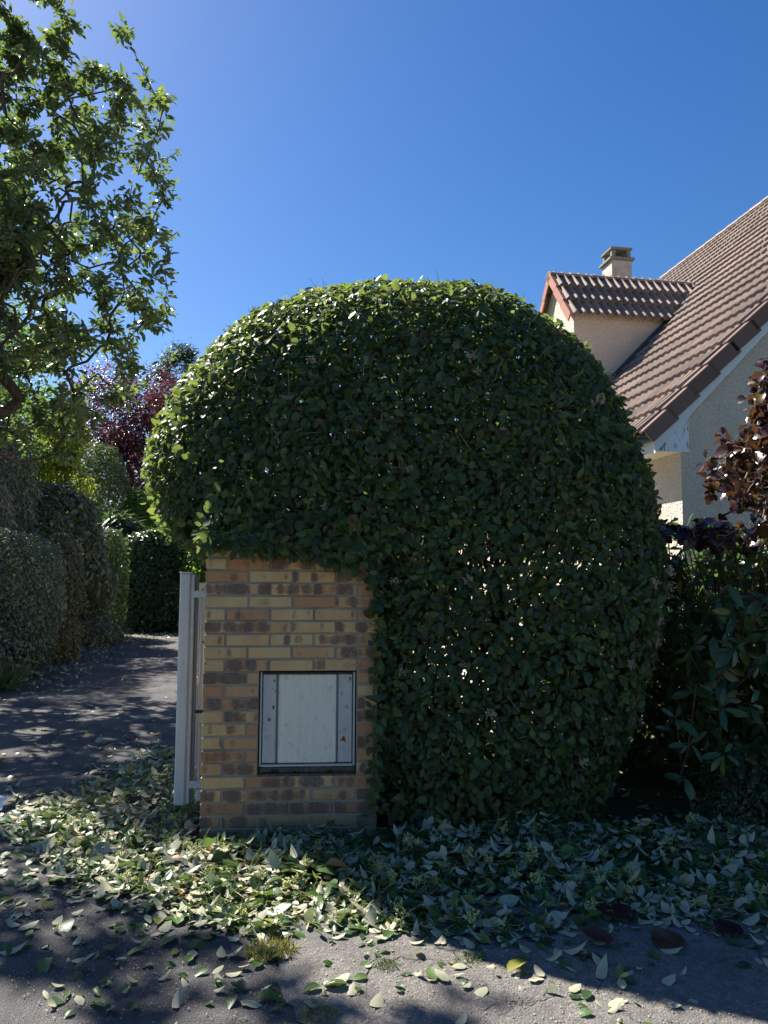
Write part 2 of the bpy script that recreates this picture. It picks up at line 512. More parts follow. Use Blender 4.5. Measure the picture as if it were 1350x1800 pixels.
def metal_mat(name, c1, c2, rough=0.45, metal=0.0, dirt=(0.10, 0.09, 0.08), amount=0.5):
    m, nt, out = new_mat(name)
    v = pos_n(nt)
    st = noise(nt, mapping(nt, v, (90, 90, 3)), 1.0, 4, 0.6)
    c = ramp(nt, st, [(0.3, c1), (0.7, c2)])
    d = ramp(nt, noise(nt, v, 26, 5, 0.75), [(0.56, g(0)), (0.72, g(amount))])
    c = mixc(nt, d, c, dirt)
    fine = ramp(nt, noise(nt, v, 150, 2, 0.5), [(0.74, g(0)), (0.80, g(0.5))])
    c = mixc(nt, fine, c, (0.09, 0.06, 0.04))
    p = pbr(nt, c, rough, 0.45, metal, normal=bump(nt, noise(nt, v, 50, 3), 0.12, 0.004))
    link(nt, p.outputs[0], out.inputs['Surface'])
    return m
M['door_paint'] = metal_mat('door_paint', (0.68, 0.62, 0.50), (0.76, 0.70, 0.58), 0.6, amount=0.35)
M['door_side'] = metal_mat('door_side', (0.45, 0.42, 0.39), (0.54, 0.51, 0.48), 0.6, amount=0.65)
M['door_groove'] = metal_mat('door_groove', (0.14, 0.14, 0.135), (0.20, 0.20, 0.19), 0.6)
M['gate_paint'] = metal_mat('gate_paint', (0.62, 0.61, 0.57), (0.72, 0.71, 0.67), 0.5, amount=0.35)
M['gate_dark'] = metal_mat('gate_dark', (0.20, 0.20, 0.19), (0.28, 0.28, 0.27), 0.6)
M['zinc'] = metal_mat('zinc', (0.16, 0.18, 0.22), (0.24, 0.26, 0.30), 0.42, 0.5)
M['lead'] = metal_mat('lead', (0.06, 0.065, 0.08), (0.11, 0.115, 0.13), 0.5, 0.3)
M['black'] = metal_mat('black', (0.012, 0.012, 0.013), (0.03, 0.03, 0.03), 0.6)
M['rust'] = metal_mat('rust', (0.16, 0.055, 0.02), (0.26, 0.10, 0.04), 0.9)
M['grime'] = stone_mat('grime', (0.05, 0.042, 0.034), (0.16, 0.135, 0.105), 70, 0.9, 0.010)
M['chimney_cement'] = stone_mat('chimney_cement', (0.40, 0.37, 0.31), (0.52, 0.49, 0.42), 14, 0.3, 0.004, big=(5, (0.25, 0.23, 0.20), 0.5))
M['chimney_slab'] = stone_mat('chimney_slab', (0.16, 0.16, 0.145), (0.27, 0.27, 0.24), 25, 0.5, 0.006)
M['weathered_plank'] = bark_mat('weathered_plank', (0.17, 0.17, 0.165), (0.32, 0.32, 0.31))
M['kerb_stone'] = stone_mat('kerb_stone', (0.22, 0.13, 0.09), (0.32, 0.21, 0.15), 30)
M['paper'] = stone_mat('paper', (0.62, 0.68, 0.74), (0.74, 0.79, 0.84), 12, 0.2, 0.004)

# window glass
m, nt, out = new_mat('window_glass')
p = pbr(nt, (0.02, 0.025, 0.03), 0.06, 0.8)
link(nt, p.outputs[0], out.inputs['Surface']); M['glass'] = m

# asphalt: coarse aggregate
m, nt, out = new_mat('asphalt')
v = pos_n(nt)
wob = nt.nodes.new('ShaderNodeTexNoise'); wob.inputs['Scale'].default_value = 90; link(nt, v, wob.inputs['Vector'])
wsc = nt.nodes.new('ShaderNodeVectorMath'); wsc.operation = 'SCALE'; wsc.inputs[3].default_value = 0.010; link(nt, wob.outputs['Color'], wsc.inputs[0])
wad = nt.nodes.new('ShaderNodeVectorMath'); wad.operation = 'ADD'; link(nt, v, wad.inputs[0]); link(nt, wsc.outputs[0], wad.inputs[1])
vo = nt.nodes.new('ShaderNodeTexVoronoi'); vo.inputs['Scale'].default_value = 150; vo.inputs['Randomness'].default_value = 1.0; link(nt, wad.outputs[0], vo.inputs['Vector'])
vo2 = nt.nodes.new('ShaderNodeTexVoronoi'); vo2.inputs['Scale'].default_value = 330; link(nt, wad.outputs[0], vo2.inputs['Vector'])
stone = ramp(nt, vo.outputs['Distance'], [(0.15, g(1)), (0.60, g(0))])
sepc = nt.nodes.new('ShaderNodeSeparateColor'); link(nt, vo.outputs['Color'], sepc.inputs[0])
agg = ramp(nt, sepc.outputs[0], [(0, (0.07, 0.068, 0.070)), (0.55, (0.125, 0.12, 0.12)), (0.85, (0.18, 0.172, 0.165)), (0.96, (0.26, 0.245, 0.225)), (1, (0.40, 0.37, 0.33))])
stone = math_n(nt, 'MULTIPLY', stone, ramp(nt, sepc.outputs[1], [(0.2, g(0.25)), (0.6, g(1))]))
c = mixc(nt, stone, (0.055, 0.053, 0.056), agg)
c = mixc(nt, ramp(nt, noise(nt, v, 1.6, 5, 0.65), [(0.42, g(0)), (0.66, g(0.6))]), c, (0.17, 0.158, 0.142))
c = mixc(nt, ramp(nt, noise(nt, v, 5.5, 5, 0.7), [(0.5, g(0)), (0.75, g(0.5))]), c, (0.05, 0.048, 0.050))
h = math_n(nt, 'ADD', stone, math_n(nt, 'MULTIPLY', vo2.outputs['Distance'], -0.6))
h = math_n(nt, 'ADD', h, math_n(nt, 'MULTIPLY', noise(nt, v, 22, 4, 0.7), 1.6))
p = pbr(nt, c, 0.85, 0.3, normal=bump(nt, h, 0.75, 0.007))
link(nt, p.outputs[0], out.inputs['Surface']); M['asphalt'] = m

# old cracked pavement
m, nt, out = new_mat('old_pavement')
v = pos_n(nt)
wv = nt.nodes.new('ShaderNodeVectorMath'); wv.operation = 'ADD'; link(nt, v, wv.inputs[0])
ns = nt.nodes.new('ShaderNodeTexNoise'); ns.inputs['Scale'].default_value = 5; ns.inputs['Detail'].default_value = 5; link(nt, v, ns.inputs['Vector'])
sc_ = nt.nodes.new('ShaderNodeVectorMath'); sc_.operation = 'SCALE'; sc_.inputs[3].default_value = 0.22; link(nt, ns.outputs['Color'], sc_.inputs[0]); link(nt, sc_.outputs[0], wv.inputs[1])
cr = nt.nodes.new('ShaderNodeTexVoronoi'); cr.feature = 'DISTANCE_TO_EDGE'; cr.inputs['Scale'].default_value = 2.3; link(nt, wv.outputs[0], cr.inputs['Vector'])
crack = ramp(nt, cr.outputs['Distance'], [(0.0, g(1)), (0.016, g(0))])
crack = math_n(nt, 'MULTIPLY', crack, ramp(nt, noise(nt, v, 1.7, 4), [(0.47, g(0.0)), (0.60, g(0.8))]))
vo = nt.nodes.new('ShaderNodeTexVoronoi'); vo.inputs['Scale'].default_value = 150; link(nt, v, vo.inputs['Vector'])
sepc = nt.nodes.new('ShaderNodeSeparateColor'); link(nt, vo.outputs['Color'], sepc.inputs[0])
n1 = noise(nt, v, 30, 6, 0.75)
c = ramp(nt, n1, [(0.28, (0.085, 0.079, 0.074)), (0.5, (0.155, 0.143, 0.128)), (0.72, (0.25, 0.226, 0.195))])
c = mixc(nt, ramp(nt, sepc.outputs[0], [(0.72, g(0)), (0.9, g(0.5))]), c, (0.34, 0.305, 0.26))
c = mixc(nt, ramp(nt, sepc.outputs[1], [(0.75, g(0)), (0.92, g(0.6))]), c, (0.10, 0.095, 0.09))
c = mixc(nt, ramp(nt, noise(nt, v, 2.2, 4), [(0.4, g(0)), (0.7, g(0.7))]), c, (0.095, 0.09, 0.09))
c = mixc(nt, crack, c, (0.025, 0.022, 0.018))
h = math_n(nt, 'SUBTRACT', math_n(nt, 'ADD', n1, math_n(nt, 'MULTIPLY', vo.outputs['Distance'], -0.4)), math_n(nt, 'MULTIPLY', crack, 2.0))
h = math_n(nt, 'ADD', h, math_n(nt, 'MULTIPLY', noise(nt, v, 9, 3), 1.2))
p = pbr(nt, c, 0.88, 0.25, normal=bump(nt, h, 0.8, 0.010))
link(nt, p.outputs[0], out.inputs['Surface']); M['pavement'] = m

# ground: earth with grass
m, nt, out = new_mat('garden_ground')
v = pos_n(nt)
c = ramp(nt, noise(nt, v, 22, 5, 0.7), [(0.3, (0.05, 0.04, 0.028)), (0.6, (0.11, 0.085, 0.06)), (0.8, (0.15, 0.12, 0.085))])
c = mixc(nt, ramp(nt, noise(nt, v, 0.9, 4), [(0.45, g(0)), (0.6, g(0.85))]), c, (0.085, 0.13, 0.03))
p = pbr(nt, c, 0.95, 0.15, normal=bump(nt, noise(nt, v, 60, 4), 0.9, 0.03))
link(nt, p.outputs[0], out.inputs['Surface']); M['ground'] = m
M['terrace'] = stone_mat('terrace', (0.48, 0.43, 0.37), (0.60, 0.55, 0.48), 12, 0.4, 0.005)

# ---------------------------------------------------------------- the setting: ground sheets
def sheet(name, outline, z, mat, step=0.25, jitter=0.03):
    """flat polygon with a finely jittered outline"""
    r = random.Random(len(outline) * 7 + int(z * 1000))
    pts = []
    for (a, b) in zip(outline, outline[1:] + outline[:1]):
        a = Vector(a); b = Vector(b)
        k = max(1, min(160, int((b - a).length / step)))
        for i in range(k):
            q = a.lerp(b, i / k)
            j = jitter if (i > 0) else 0
            pts.append((q.x + r.uniform(-j, j), q.y + r.uniform(-j, j), z))
    bm = bmesh.new()
    vs_ = [bm.verts.new(q) for q in pts]
    f = bm.faces.new(vs_)
    bmesh.ops.triangulate(bm, faces=[f])
    o = put(name, bm_mesh(name, bm, mat), mat)
    for pl in o.data.polygons:
        if pl.normal.z < 0: pl.flip()
    o['kind'] = 'structure'
    return o

gm = py_mesh('ground', [(-900, -900, 0), (900, -900, 0), (900, 900, 0), (-900, 900, 0)], [(0, 1, 2, 3)], M['ground'])
put('ground', gm)['kind'] = 'structure'
sheet('driveway', [(-9, -8), (-0.2, -8), (-0.16, 2.4), (-0.42, 2.95), (-0.62, 3.55), (-0.99, 3.95), (-1.0, 4.7), (-1.15, 6.5), (-1.7, 9.0), (-4.2, 16.0), (-4.6, 20.3), (-6.9, 20.4), (-6.55, 17.2), (-5.6, 13.0), (-4.62, 9.5), (-4.3, 6.0), (-6.5, 2.0), (-9, 0.0)], 0.004, M['asphalt'])
sheet('pavement', [(-0.26, -8), (9, -8), (9, 3.5), (3.0, 3.55), (1.7, 3.5), (0.8, 3.42), (0.1, 3.45), (-0.3, 3.5), (-0.66, 3.58), (-0.56, 3.32), (-0.50, 3.10), (-0.37, 2.86), (-0.33, 2.66), (-0.20, 2.45), (-0.25, 2.0)], 0.008, M['pavement'], 0.05, 0.028)
sheet('terrace', [(0.2, 6.6), (3.0, 7.2), (2.9, 12.0), (1.3, 19.5), (-1.6, 19.0), (-0.6, 12.0)], 0.004, M['terrace'], 0.5, 0.04)
# row of edging stones along the driveway
edge_pts = [Vector((-4.64, 9.5, 0)), Vector((-5.6, 12.9, 0)), Vector((-6.4, 16.4, 0))]
kb = empty('border_edging', edge_pts[0], 'low row of brown edging stones along the driveway under the left hedge', 'edging')
kmesh = box_mesh('edging_stone', (0, 0, 0), (0.10, 0.42, 0.12), M['kerb_stone'], bevel=0.015)
for a, b in zip(edge_pts[:-1], edge_pts[1:]):
    L = (b - a).length; k = int(L / 0.45)
    for i in range(k):
        q = a.lerp(b, (i + 0.5) / k)
        ang = math.atan2(-(b - a).x, (b - a).y) + random.uniform(-0.03, 0.03)
        place('edging_stone', kmesh, Matrix.Translation((q.x + random.uniform(-.015, .015), q.y, 0.03 + random.uniform(-.015, .015))) @ Matrix.Rotation(ang, 4, 'Z'), kb)

# ---------------------------------------------------------------- brick pillar with the meter cupboard
PA = R(4.5)                                     # the face turns slightly away to the right
P0 = Vector((-0.957, 4.16, 0.0))                # front left corner
pu = Vector((math.cos(PA), math.sin(PA), 0))    # along the face
pv = Vector((-math.sin(PA), math.cos(PA), 0))   # into the pillar
PRot = Matrix(((pu.x, pv.x, 0), (pu.y, pv.y, 0), (0, 0, 1)))
def PM(x, y, z): return Matrix.Translation(P0 + pu * x + pv * y + Vector((0, 0, z))) @ PRot.to_4x4()
PW, PD = 0.931, 0.46
CH, BH, JT = 0.0677, 0.0567, 0.011
Z0 = -0.0215
NC = 23
O_X0, O_X1 = 0.297, 0.814
O_R0, O_R1 = 5, 13
pillar = empty('brick_pillar', P0, 'ochre and dark flashed brick pillar with a grey metal cupboard door', 'pillar')
_bm = {}
def brick_mesh(l, d):
    key = (round(l, 3), round(d, 3))
    if key not in _bm:
        _bm[key] = []
        for k in range(3):
            bm = bmesh.new()
            bm_box(bm, (0, 0, 0), (l, d, BH), bevel=0.0035)
            r = random.Random(k * 31 + int(l * 1000))
            for v_ in bm.verts:
                v_.co += Vector((r.uniform(-1, 1), r.uniform(-.6, .6), r.uniform(-1, 1))) * 0.0016
            _bm[key].append(bm_mesh('brick', bm, M['brick']))
    return random.choice(_bm[key])
def add_brick(x0, x1, row, face='front'):
    l = x1 - x0
    z = Z0 + row * CH + CH / 2
    j = random.uniform(-0.0022, 0.0022)
    th = 0.09
    if face == 'front':
        place('brick', brick_mesh(l, th), PM((x0 + x1) / 2, th / 2 + j, z + random.uniform(-.001, .001)) @ Matrix.Rotation(random.uniform(-.004, .004), 4, 'Y'), pillar)
    elif face == 'back':
        place('brick', brick_mesh(l, th), PM((x0 + x1) / 2, PD - th / 2 + j, z), pillar)
    else:
        sx = th / 2 + 0.001 if face == 'left' else PW - th / 2 - 0.001
        place('brick', brick_mesh(l, th), PM(sx, (x0 + x1) / 2, z) @ Matrix.Rotation(math.pi / 2, 4, 'Z'), pillar)
S, Hd = 0.2245, 0.106
for row in range(NC):
    even = row % 2 == 0
    if even: spans = [(i * (S + JT), i * (S + JT) + S) for i in range(4)]
    else:
        spans = [(0, Hd)]; x = Hd + JT
        for i in range(3): spans.append((x, x + S)); x += S + JT
        spans.append((x, min(x + Hd, PW)))
    for (a, b) in spans:
        if O_R0 <= row < O_R1:
            if b <= O_X0 - 0.004 or a >= O_X1 + 0.004: add_brick(a, b, row)
            else:
                if a < O_X0 - 0.03: add_brick(a, O_X0 - 0.006, row)
                if b > O_X1 + 0.03: add_brick(max(a, O_X1 + 0.010), b, row)
        else:
            add_brick(a, b, row)
        add_brick(a, b, row, 'back')
    for face in ('left', 'right'):
        y = 0.0915 + JT
        while y < PD - 0.0915 - JT - 0.03:
            ln = min(S if (row + (face == 'left')) % 2 else Hd, PD - 0.0915 - JT - y)
            add_brick(y, y + ln, row, face); y += ln + JT
# mortar: a shell of slabs round the cupboard opening, set back from the brick faces
ZT = Z0 + NC * CH
zo0, zo1 = Z0 + O_R0 * CH, Z0 + O_R1 * CH
bm = bmesh.new()
def mslab(x0, x1, y0, y1, z0, z1):
    c = P0 + pu * ((x0 + x1) / 2) + pv * ((y0 + y1) / 2) + Vector((0, 0, (z0 + z1) / 2))
    bm_box(bm, c, (x1 - x0, y1 - y0, z1 - z0), PRot)
IN = 0.0065
mslab(IN, PW - IN, IN, PD - IN, Z0 - 0.1, zo0 - 0.004)
mslab(IN, PW - IN, IN, PD - IN, zo1 + 0.004, ZT)
mslab(IN, O_X0 - 0.003, IN, PD - IN, zo0 - 0.004, zo1 + 0.004)
mslab(O_X1 + 0.003, PW - IN, IN, PD - IN, zo0 - 0.004, zo1 + 0.004)
mslab(O_X0 - 0.003, O_X1 + 0.003, 0.12, PD - IN, zo0 - 0.004, zo1 + 0.004)
put('mortar', bm_mesh('mortar', bm, M['mortar']), None, pillar)
bm = bmesh.new()
bm_box(bm, P0 + pu * (PW / 2) + pv * (PD / 2) + Vector((0, 0, ZT + 0.025)), (PW + 0.06, PD + 0.06, 0.05), PRot, 0.01)
put('cap', bm_mesh('cap', bm, M['mortar']), None, pillar)
# the cupboard door
door = empty('cupboard_door', P0 + pu * O_X0 + pv * 0.03 + Vector((0, 0, zo0)))
door.parent = pillar; door.location = door.location - pillar.location
tag(door, 'grey metal cupboard door with rust stains')
def dbox(name, x0, x1, y0, y1, z0, z1, mat, bevel=0.002):
    c = P0 + pu * ((x0 + x1) / 2) + pv * ((y0 + y1) / 2) + Vector((0, 0, (z0 + z1) / 2))
    return put(name, box_mesh(name, c, (x1 - x0, y1 - y0, z1 - z0), mat, PRot, bevel), None, door)
dz0, dz1 = zo0 + 0.042, zo1 - 0.004
dx0, dx1 = O_X0 + 0.004, O_X1 - 0.004
dbox('frame', dx0, dx0 + 0.009, 0.020, 0.10, dz0, dz1, M['door_side'])
dbox('frame', dx1 - 0.011, dx1, 0.020, 0.10, dz0, dz1, M['door_side'])
dbox('frame', dx0 + 0.0105, dx1 - 0.0125, 0.018, 0.10, dz1 - 0.010, dz1, M['black'])
dbox('frame', dx0 + 0.0105, dx1 - 0.0125, 0.014, 0.10, dz0, dz0 + 0.010, M['door_side'])
ix0, ix1, iz0, iz1 = dx0 + 0.014, dx1 - 0.016, dz0 + 0.016, dz1 - 0.013
dbox('backing', dx0 + 0.011, dx1 - 0.013, 0.046, 0.10, dz0 + 0.011, dz1 - 0.011, M['black'], 0)
dbox('side_panel', ix0, ix0 + 0.070, 0.033, 0.0455, iz0, iz1, M['door_side'])
dbox('side_panel', ix1 - 0.074, ix1, 0.033, 0.0455, iz0, iz1, M['door_side'])
dbox('groove', ix0 + 0.0705, ix0 + 0.083, 0.040, 0.0455, iz0, iz1, M['door_groove'], 0)
dbox('groove', ix1 - 0.085, ix1 - 0.0745, 0.040, 0.0455, iz0, iz1, M['door_groove'], 0)
dbox('centre_panel', ix0 + 0.0835, ix1 - 0.0855, 0.027, 0.0455, iz0, iz1, M['door_paint'], 0.004)
def disc(name, x, z, r, y, mat, seg=16, squash=1.0):
    bm = bmesh.new()
    bmesh.ops.create_cone(bm, cap_ends=True, segments=seg, radius1=r, radius2=r * 0.9, depth=0.006)
    Mx = PM(x, y, z) @ Matrix.Rotation(math.pi / 2, 4, 'X') @ Matrix.Diagonal((1, squash, 1, 1))
    bm.transform(Mx)
    return put(name, bm_mesh(name, bm, mat), None, door)
disc('lock', ix0 + 0.036, zo0 + 0.285, 0.0105, 0.031, M['gate_dark'])
disc('keyhole', ix0 + 0.036, zo0 + 0.285, 0.0045, 0.0285, M['black'], 10)
disc('chip', ix0 + 0.057, zo0 + 0.350, 0.005, 0.0315, M['black'], 7, 2.4)
# flaked rust patches and scratches on the right strip
def flake(name, cx, cz, pts, mat, y=0.0324):
    vs_ = [P0 + pu * (cx + a) + pv * y + Vector((0, 0, cz + b)) for a, b in pts]
    n_ = len(vs_)
    vs_ += [q + pv * 0.003 for q in vs_]
    fs = [tuple(range(n_))] + [(i, (i + 1) % n_, n_ + (i + 1) % n_, n_ + i) for i in range(n_)]
    put(name, py_mesh(name, vs_, fs, mat), None, door)
flake('rust_patch', ix1 - 0.045, zo0 + 0.175, [(-.017, .002), (-.009, .006), (-.004, .018), (.003, .021), (.009, .012), (.011, -.002), (.017, -.014), (.008, -.010), (-.002, -.004), (-.010, -.006)], M['rust'])
flake('rust_patch', ix1 - 0.030, zo0 + 0.350, [(-.002, .012), (.003, .008), (.006, -.006), (.004, -.014), (.0, -.002)], M['black'])
flake('rust_patch', ix1 - 0.055, zo0 + 0.420, [(-.002, .012), (.001, .012), (.003, -.006), (.0, -.012)], M['black'])
flake('rust_patch', ix0 + 0.060, zo0 + 0.49, [(-.004, .006), (.003, .009), (.006, -.004), (.002, -.010)], M['black'])
flake('rust_patch', ix1 - 0.012, zo0 + 0.50, [(-.008, .006), (.004, .008), (.006, -.012), (.0, -.006)], M['black'])
dbox('sill', O_X0 - 0.002, O_X1 + 0.002, 0.004, 0.119, zo0 - 0.006, zo0 + 0.006, M['grime'], 0.001)
dbox('sill', O_X0 + 0.001, O_X1 - 0.001, 0.030, 0.118, zo0 + 0.0065, zo0 + 0.038, M['grime'], 0.004)

SILL = [(0.06, 0.30, 0.055), (0.085, 2.6, 0.035), (0.18, 0.9, 0.04), (0.36, 0.2, 0.03), (0.42, 2.9, 0.05), (0.28, 1.8, 0.03)]
# ---------------------------------------------------------------- white gate leaf standing open beside the pillar
GA = R(5.0)
G0 = Vector((-1.185, 4.50, 0.0))
gu = Vector((math.cos(GA), math.sin(GA), 0)); gv = Vector((-math.sin(GA), math.cos(GA), 0))
GRot = Matrix(((gu.x, gv.x, 0), (gu.y, gv.y, 0), (0, 0, 1)))
gate = empty('garden_gate', G0, 'white painted metal gate leaf standing open against the brick pillar', 'gate')
def gbox(name, x0, x1, y0, y1, z0, z1, mat=M['gate_paint'], bevel=0.004, parent=None):
    c = G0 + gu * ((x0 + x1) / 2) + gv * ((y0 + y1) / 2) + Vector((0, 0, (z0 + z1) / 2))
    return put(name, box_mesh(name, c, (x1 - x0, y1 - y0, z1 - z0), mat, GRot, bevel), None, parent or gate)
st = gbox('stile', 0.0, 0.062, 0.0, 0.06, 0.07, 1.385, bevel=0.008)
gbox('stile_rebate', 0.0625, 0.084, 0.012, 0.055, 0.075, 1.38, parent=st)
gbox('stile_rebate', 0.0845, 0.104, 0.030, 0.055, 0.08, 1.375, M['gate_dark'], parent=st)
gbox('stile_cap', -0.003, 0.066, -0.003, 0.063, 1.3855, 1.394, bevel=0.002, parent=st)
gbox('rail', 0.030, 0.075, 0.0605, 1.42, 1.27, 1.33)
gbox('rail', 0.030, 0.075, 0.0605, 1.42, 0.14, 0.21)
gbox('rail', 0.036, 0.069, 0.0605, 1.42, 0.70, 0.75)
gbox('stile', 0.02, 0.084, 1.4205, 1.48, 0.07, 1.385, bevel=0.006)
for i in range(11):
    gbox('bar', 0.040, 0.066, 0.15 + i * 0.115, 0.182 + i * 0.115, 0.2105, 1.2695)
gbox('bar', 0.118, 0.136, 0.05, 0.085, 0.16, 1.30)
gbox('hinge', 0.0845, 0.205, -0.002, 0.0295, 1.245, 1.285, bevel=0.003)
gbox('hinge_plate', 0.137, 0.150, 0.0, 0.05, 1.17, 1.2445, bevel=0.003)
gbox('hinge', 0.0845, 0.215, -0.002, 0.0295, 0.165, 0.205, bevel=0.003)
gbox('hinge_plate', 0.125, 0.190, 0.0, 0.02, 0.095, 0.160, M['gate_paint'], 0.003)
gbox('latch', 0.105, 0.175, 0.0, 0.028, 0.585, 0.600, M['black'], 0.003)
gbox('latch', 0.137, 0.165, 0.0, 0.028, 0.985, 0.995, M['black'], 0.002)

# ---------------------------------------------------------------- the house
HA = R(9.3)
HK = Vector((3.151, 8.10, 0.0))                  # corner of gable wall and eaves wall
hu = Vector((math.cos(HA), math.sin(HA), 0))     # along the gable
he = Vector((-math.sin(HA), math.cos(HA), 0))    # along the eaves
HRot = Matrix(((hu.x, he.x, 0), (hu.y, he.y, 0), (0, 0, 1)))
def HP(b, e, z): return HK + hu * b + he * e + Vector((0, 0, z))
house = empty('house', HK, 'cream roughcast house with a steep brown tiled roof, dormer and chimney', 'house')
PHI = R(45.5); TP = math.tan(PHI)
EB, EZ = -0.397, 2.911                           # eaves edge of the tiles
RB = 5.60; RZ = EZ + (RB - EB) * TP
HLEN = 10.0
def roof_z(b): return EZ + (b - EB) * TP
WT = 2.73                                        # soffit height
bm = bmesh.new()
dz = -0.12
pr5 = [(0, 0), (2 * RB, 0), (2 * RB, roof_z(0) + dz), (RB, RZ + dz), (0, roof_z(0) + dz)]
va = [bm.verts.new(HP(b, 0, z)) for b, z in pr5]; vb = [bm.verts.new(HP(b, HLEN, z)) for b, z in pr5]
bm.faces.new(va); bm.faces.new(vb[::-1])
for i in range(5):
    j = (i + 1) % 5
    bm.faces.new((va[j], va[i], vb[i], vb[j]))
put('wall', bm_mesh('wall', bm, M['roughcast']), None, house)
# roof deck: both slopes, under the tiles
sx_, sz_ = math.cos(PHI), math.sin(PHI)
bm = bmesh.new()
def roof_slab(bm, e0, e1, t0, t1):
    for sgn in (1, -1):
        q = []
        for (b, z) in ((EB + 0.03, roof_z(EB + 0.03) - t0), (RB, RZ - t0), (RB, RZ - t1), (EB + 0.03, roof_z(EB + 0.03) - t1)):
            bb = b if sgn == 1 else 2 * RB - b
            q.append((bb, z))
        A = [bm.verts.new(HP(b, e0, z)) for b, z in q]; B = [bm.verts.new(HP(b, e1, z)) for b, z in q]
        bm.faces.new(A); bm.faces.new(B[::-1])
        for i in range(4): bm.faces.new((A[i], B[i], B[(i + 1) % 4], A[(i + 1) % 4]))
roof_slab(bm, -0.045, HLEN + 0.045, 0.035, 0.10)
roof = put('roof', bm_mesh('roof', bm, M['verge_tile']), None, house)
tag(roof, 'steep brown roof of interlocking double roll tiles')

# double roll tile: x across, y up the slope, z out of the roof
def tile_mesh(wd, ln, mat, hgt=0.046, lift=0.045):
    prof = []
    for k in range(2):
        for s, h in ((0.0, 0.0), (0.10, 0.0), (0.20, 0.45), (0.32, 0.92), (0.42, 1.0), (0.54, 0.85), (0.64, 0.35), (0.72, 0.0)):
            prof.append(((k + s) * wd / 2, h * hgt))
    prof.append((wd, 0.0))
    n_ = len(prof)
    V = []
    for (y, dzz) in ((0.0, lift), (ln, 0.0)):
        for (x, h) in prof: V.append((x, y, h + dzz))
    for (x, h) in prof: V.append((x, 0.0, h * 0.80 + lift - 0.026))
    F = []
    for i in range(n_ - 1):
        F.append((i, i + 1, n_ + i + 1, n_ + i))
        F.append((2 * n_ + i, 2 * n_ + i + 1, i + 1, i))
    return py_mesh('roof_tile', V, F, mat)
TW, TL = 0.30, 0.345
tm = tile_mesh(TW - 0.004, TL + 0.055, M['roof_tile'])
slope_dir = hu * math.cos(PHI) + Vector((0, 0, math.sin(PHI)))
slope_n = he.cross(slope_dir) * -1
if slope_n.z < 0: slope_n = -slope_n
tx = -he                                          # x axis of a tile points to the near gable, so x cross y = outwards
if tx.cross(slope_dir).dot(slope_n) < 0: tx = he
rows = int((RB - EB) / math.cos(PHI) / TL)
cols_ = int(HLEN / TW)
TL2 = (RB - EB) / math.cos(PHI) / rows
DE0, DE1, DBF = 4.10, 5.60, 0.60                  # dormer: near cheek, far cheek, front
DEZ = 5.735; DRZ = 6.64                           # dormer eaves / ridge height
DRB = EB + (DRZ - EZ) / TP; DEBm = EB + (DEZ - EZ) / TP
cand = []
for r_ in range(rows):
    for c_ in range(cols_ + 1):
        e0 = 0.02 + c_ * TW
        if e0 + TW > HLEN + 0.1: continue
        s0 = r_ * TL2
        base = HP(EB, e0, EZ) + slope_dir * s0 + slope_n * 0.002
        bmid = EB + (s0 + TL2 / 2) * math.cos(PHI)
        em = e0 + TW / 2
        # hole under the dormer
        if DE0 - 0.05 < em < DE1 + 0.05 and bmid > DBF - 0.1:
            t_ = (min(em - DE0, DE1 - em)) / ((DE1 - DE0) / 2)
            zt = DEZ + max(0, t_) * (DRZ - DEZ)
            if roof_z(bmid) < zt - 0.10: continue
        org = base + (Vector((0, 0, 0)) if tx.dot(he) > 0 else he * TW)
        Mt = Matrix(((tx.x, slope_dir.x, slope_n.x, org.x), (tx.y, slope_dir.y, slope_n.y, org.y), (tx.z, slope_dir.z, slope_n.z, org.z), (0, 0, 0, 1)))
        jit = Matrix.Translation((random.uniform(-.002, .002), random.uniform(-.004, .004), random.uniform(-.001, .002)))
        cpt = np.array(base + slope_dir * TL2 / 2 + he * TW / 2)
        cand.append((cpt, Mt @ jit))
cp = np.array([c_[0] for c_ in cand])
sc_vis = np.where(in_view(cp, -0.01), np.linalg.norm(cp - CAMP, axis=1), 1e9)
order = np.argsort(sc_vis)
single_t = set(order[:300].tolist())
TV = np.array([v_.co[:] for v_ in tm.vertices]); TF = np.array([p_.vertices[:] for p_ in tm.polygons])
restV, restF, nb_ = [], [], 0
for i, (cpt, Mt) in enumerate(cand):
    if i in single_t: place('roof_tile', tm, Mt, roof)
    else:
        A = np.array(Mt)
        restV.append(TV @ A[:3, :3].T + A[:3, 3]); restF.append(TF + nb_); nb_ += len(TV)
put('tile_field', np_mesh('tile_field', np.concatenate(restV), np.concatenate(restF), mat=M['roof_tile']), None, roof, kind='stuff')
# verge tiles along the near gable
vm_bm = bmesh.new()
bm_box(vm_bm, (0.0, TL2 / 2 + 0.012, -0.058), (0.026, TL2 + 0.05, 0.155), bevel=0.004)
bm_box(vm_bm, (-0.030, TL2 / 2 + 0.012, 0.020), (0.088, TL2 + 0.05, 0.022), bevel=0.008)
vmesh = bm_mesh('verge_tile', vm_bm, M['verge_tile'])
vx = he * -1
for r_ in range(rows):
    org = HP(EB, -0.075, EZ) + slope_dir * (r_ * TL2 - 0.02) + slope_n * 0.035
    tilt = Matrix.Rotation(R(-4.5), 4, 'X')
    Mt = Matrix(((-vx.x * -1, slope_dir.x, slope_n.x, org.x), (-vx.y * -1, slope_dir.y, slope_n.y, org.y), (-vx.z * -1, slope_dir.z, slope_n.z, org.z), (0, 0, 0, 1)))
    place('verge_tile', vmesh, Mt @ tilt, roof)
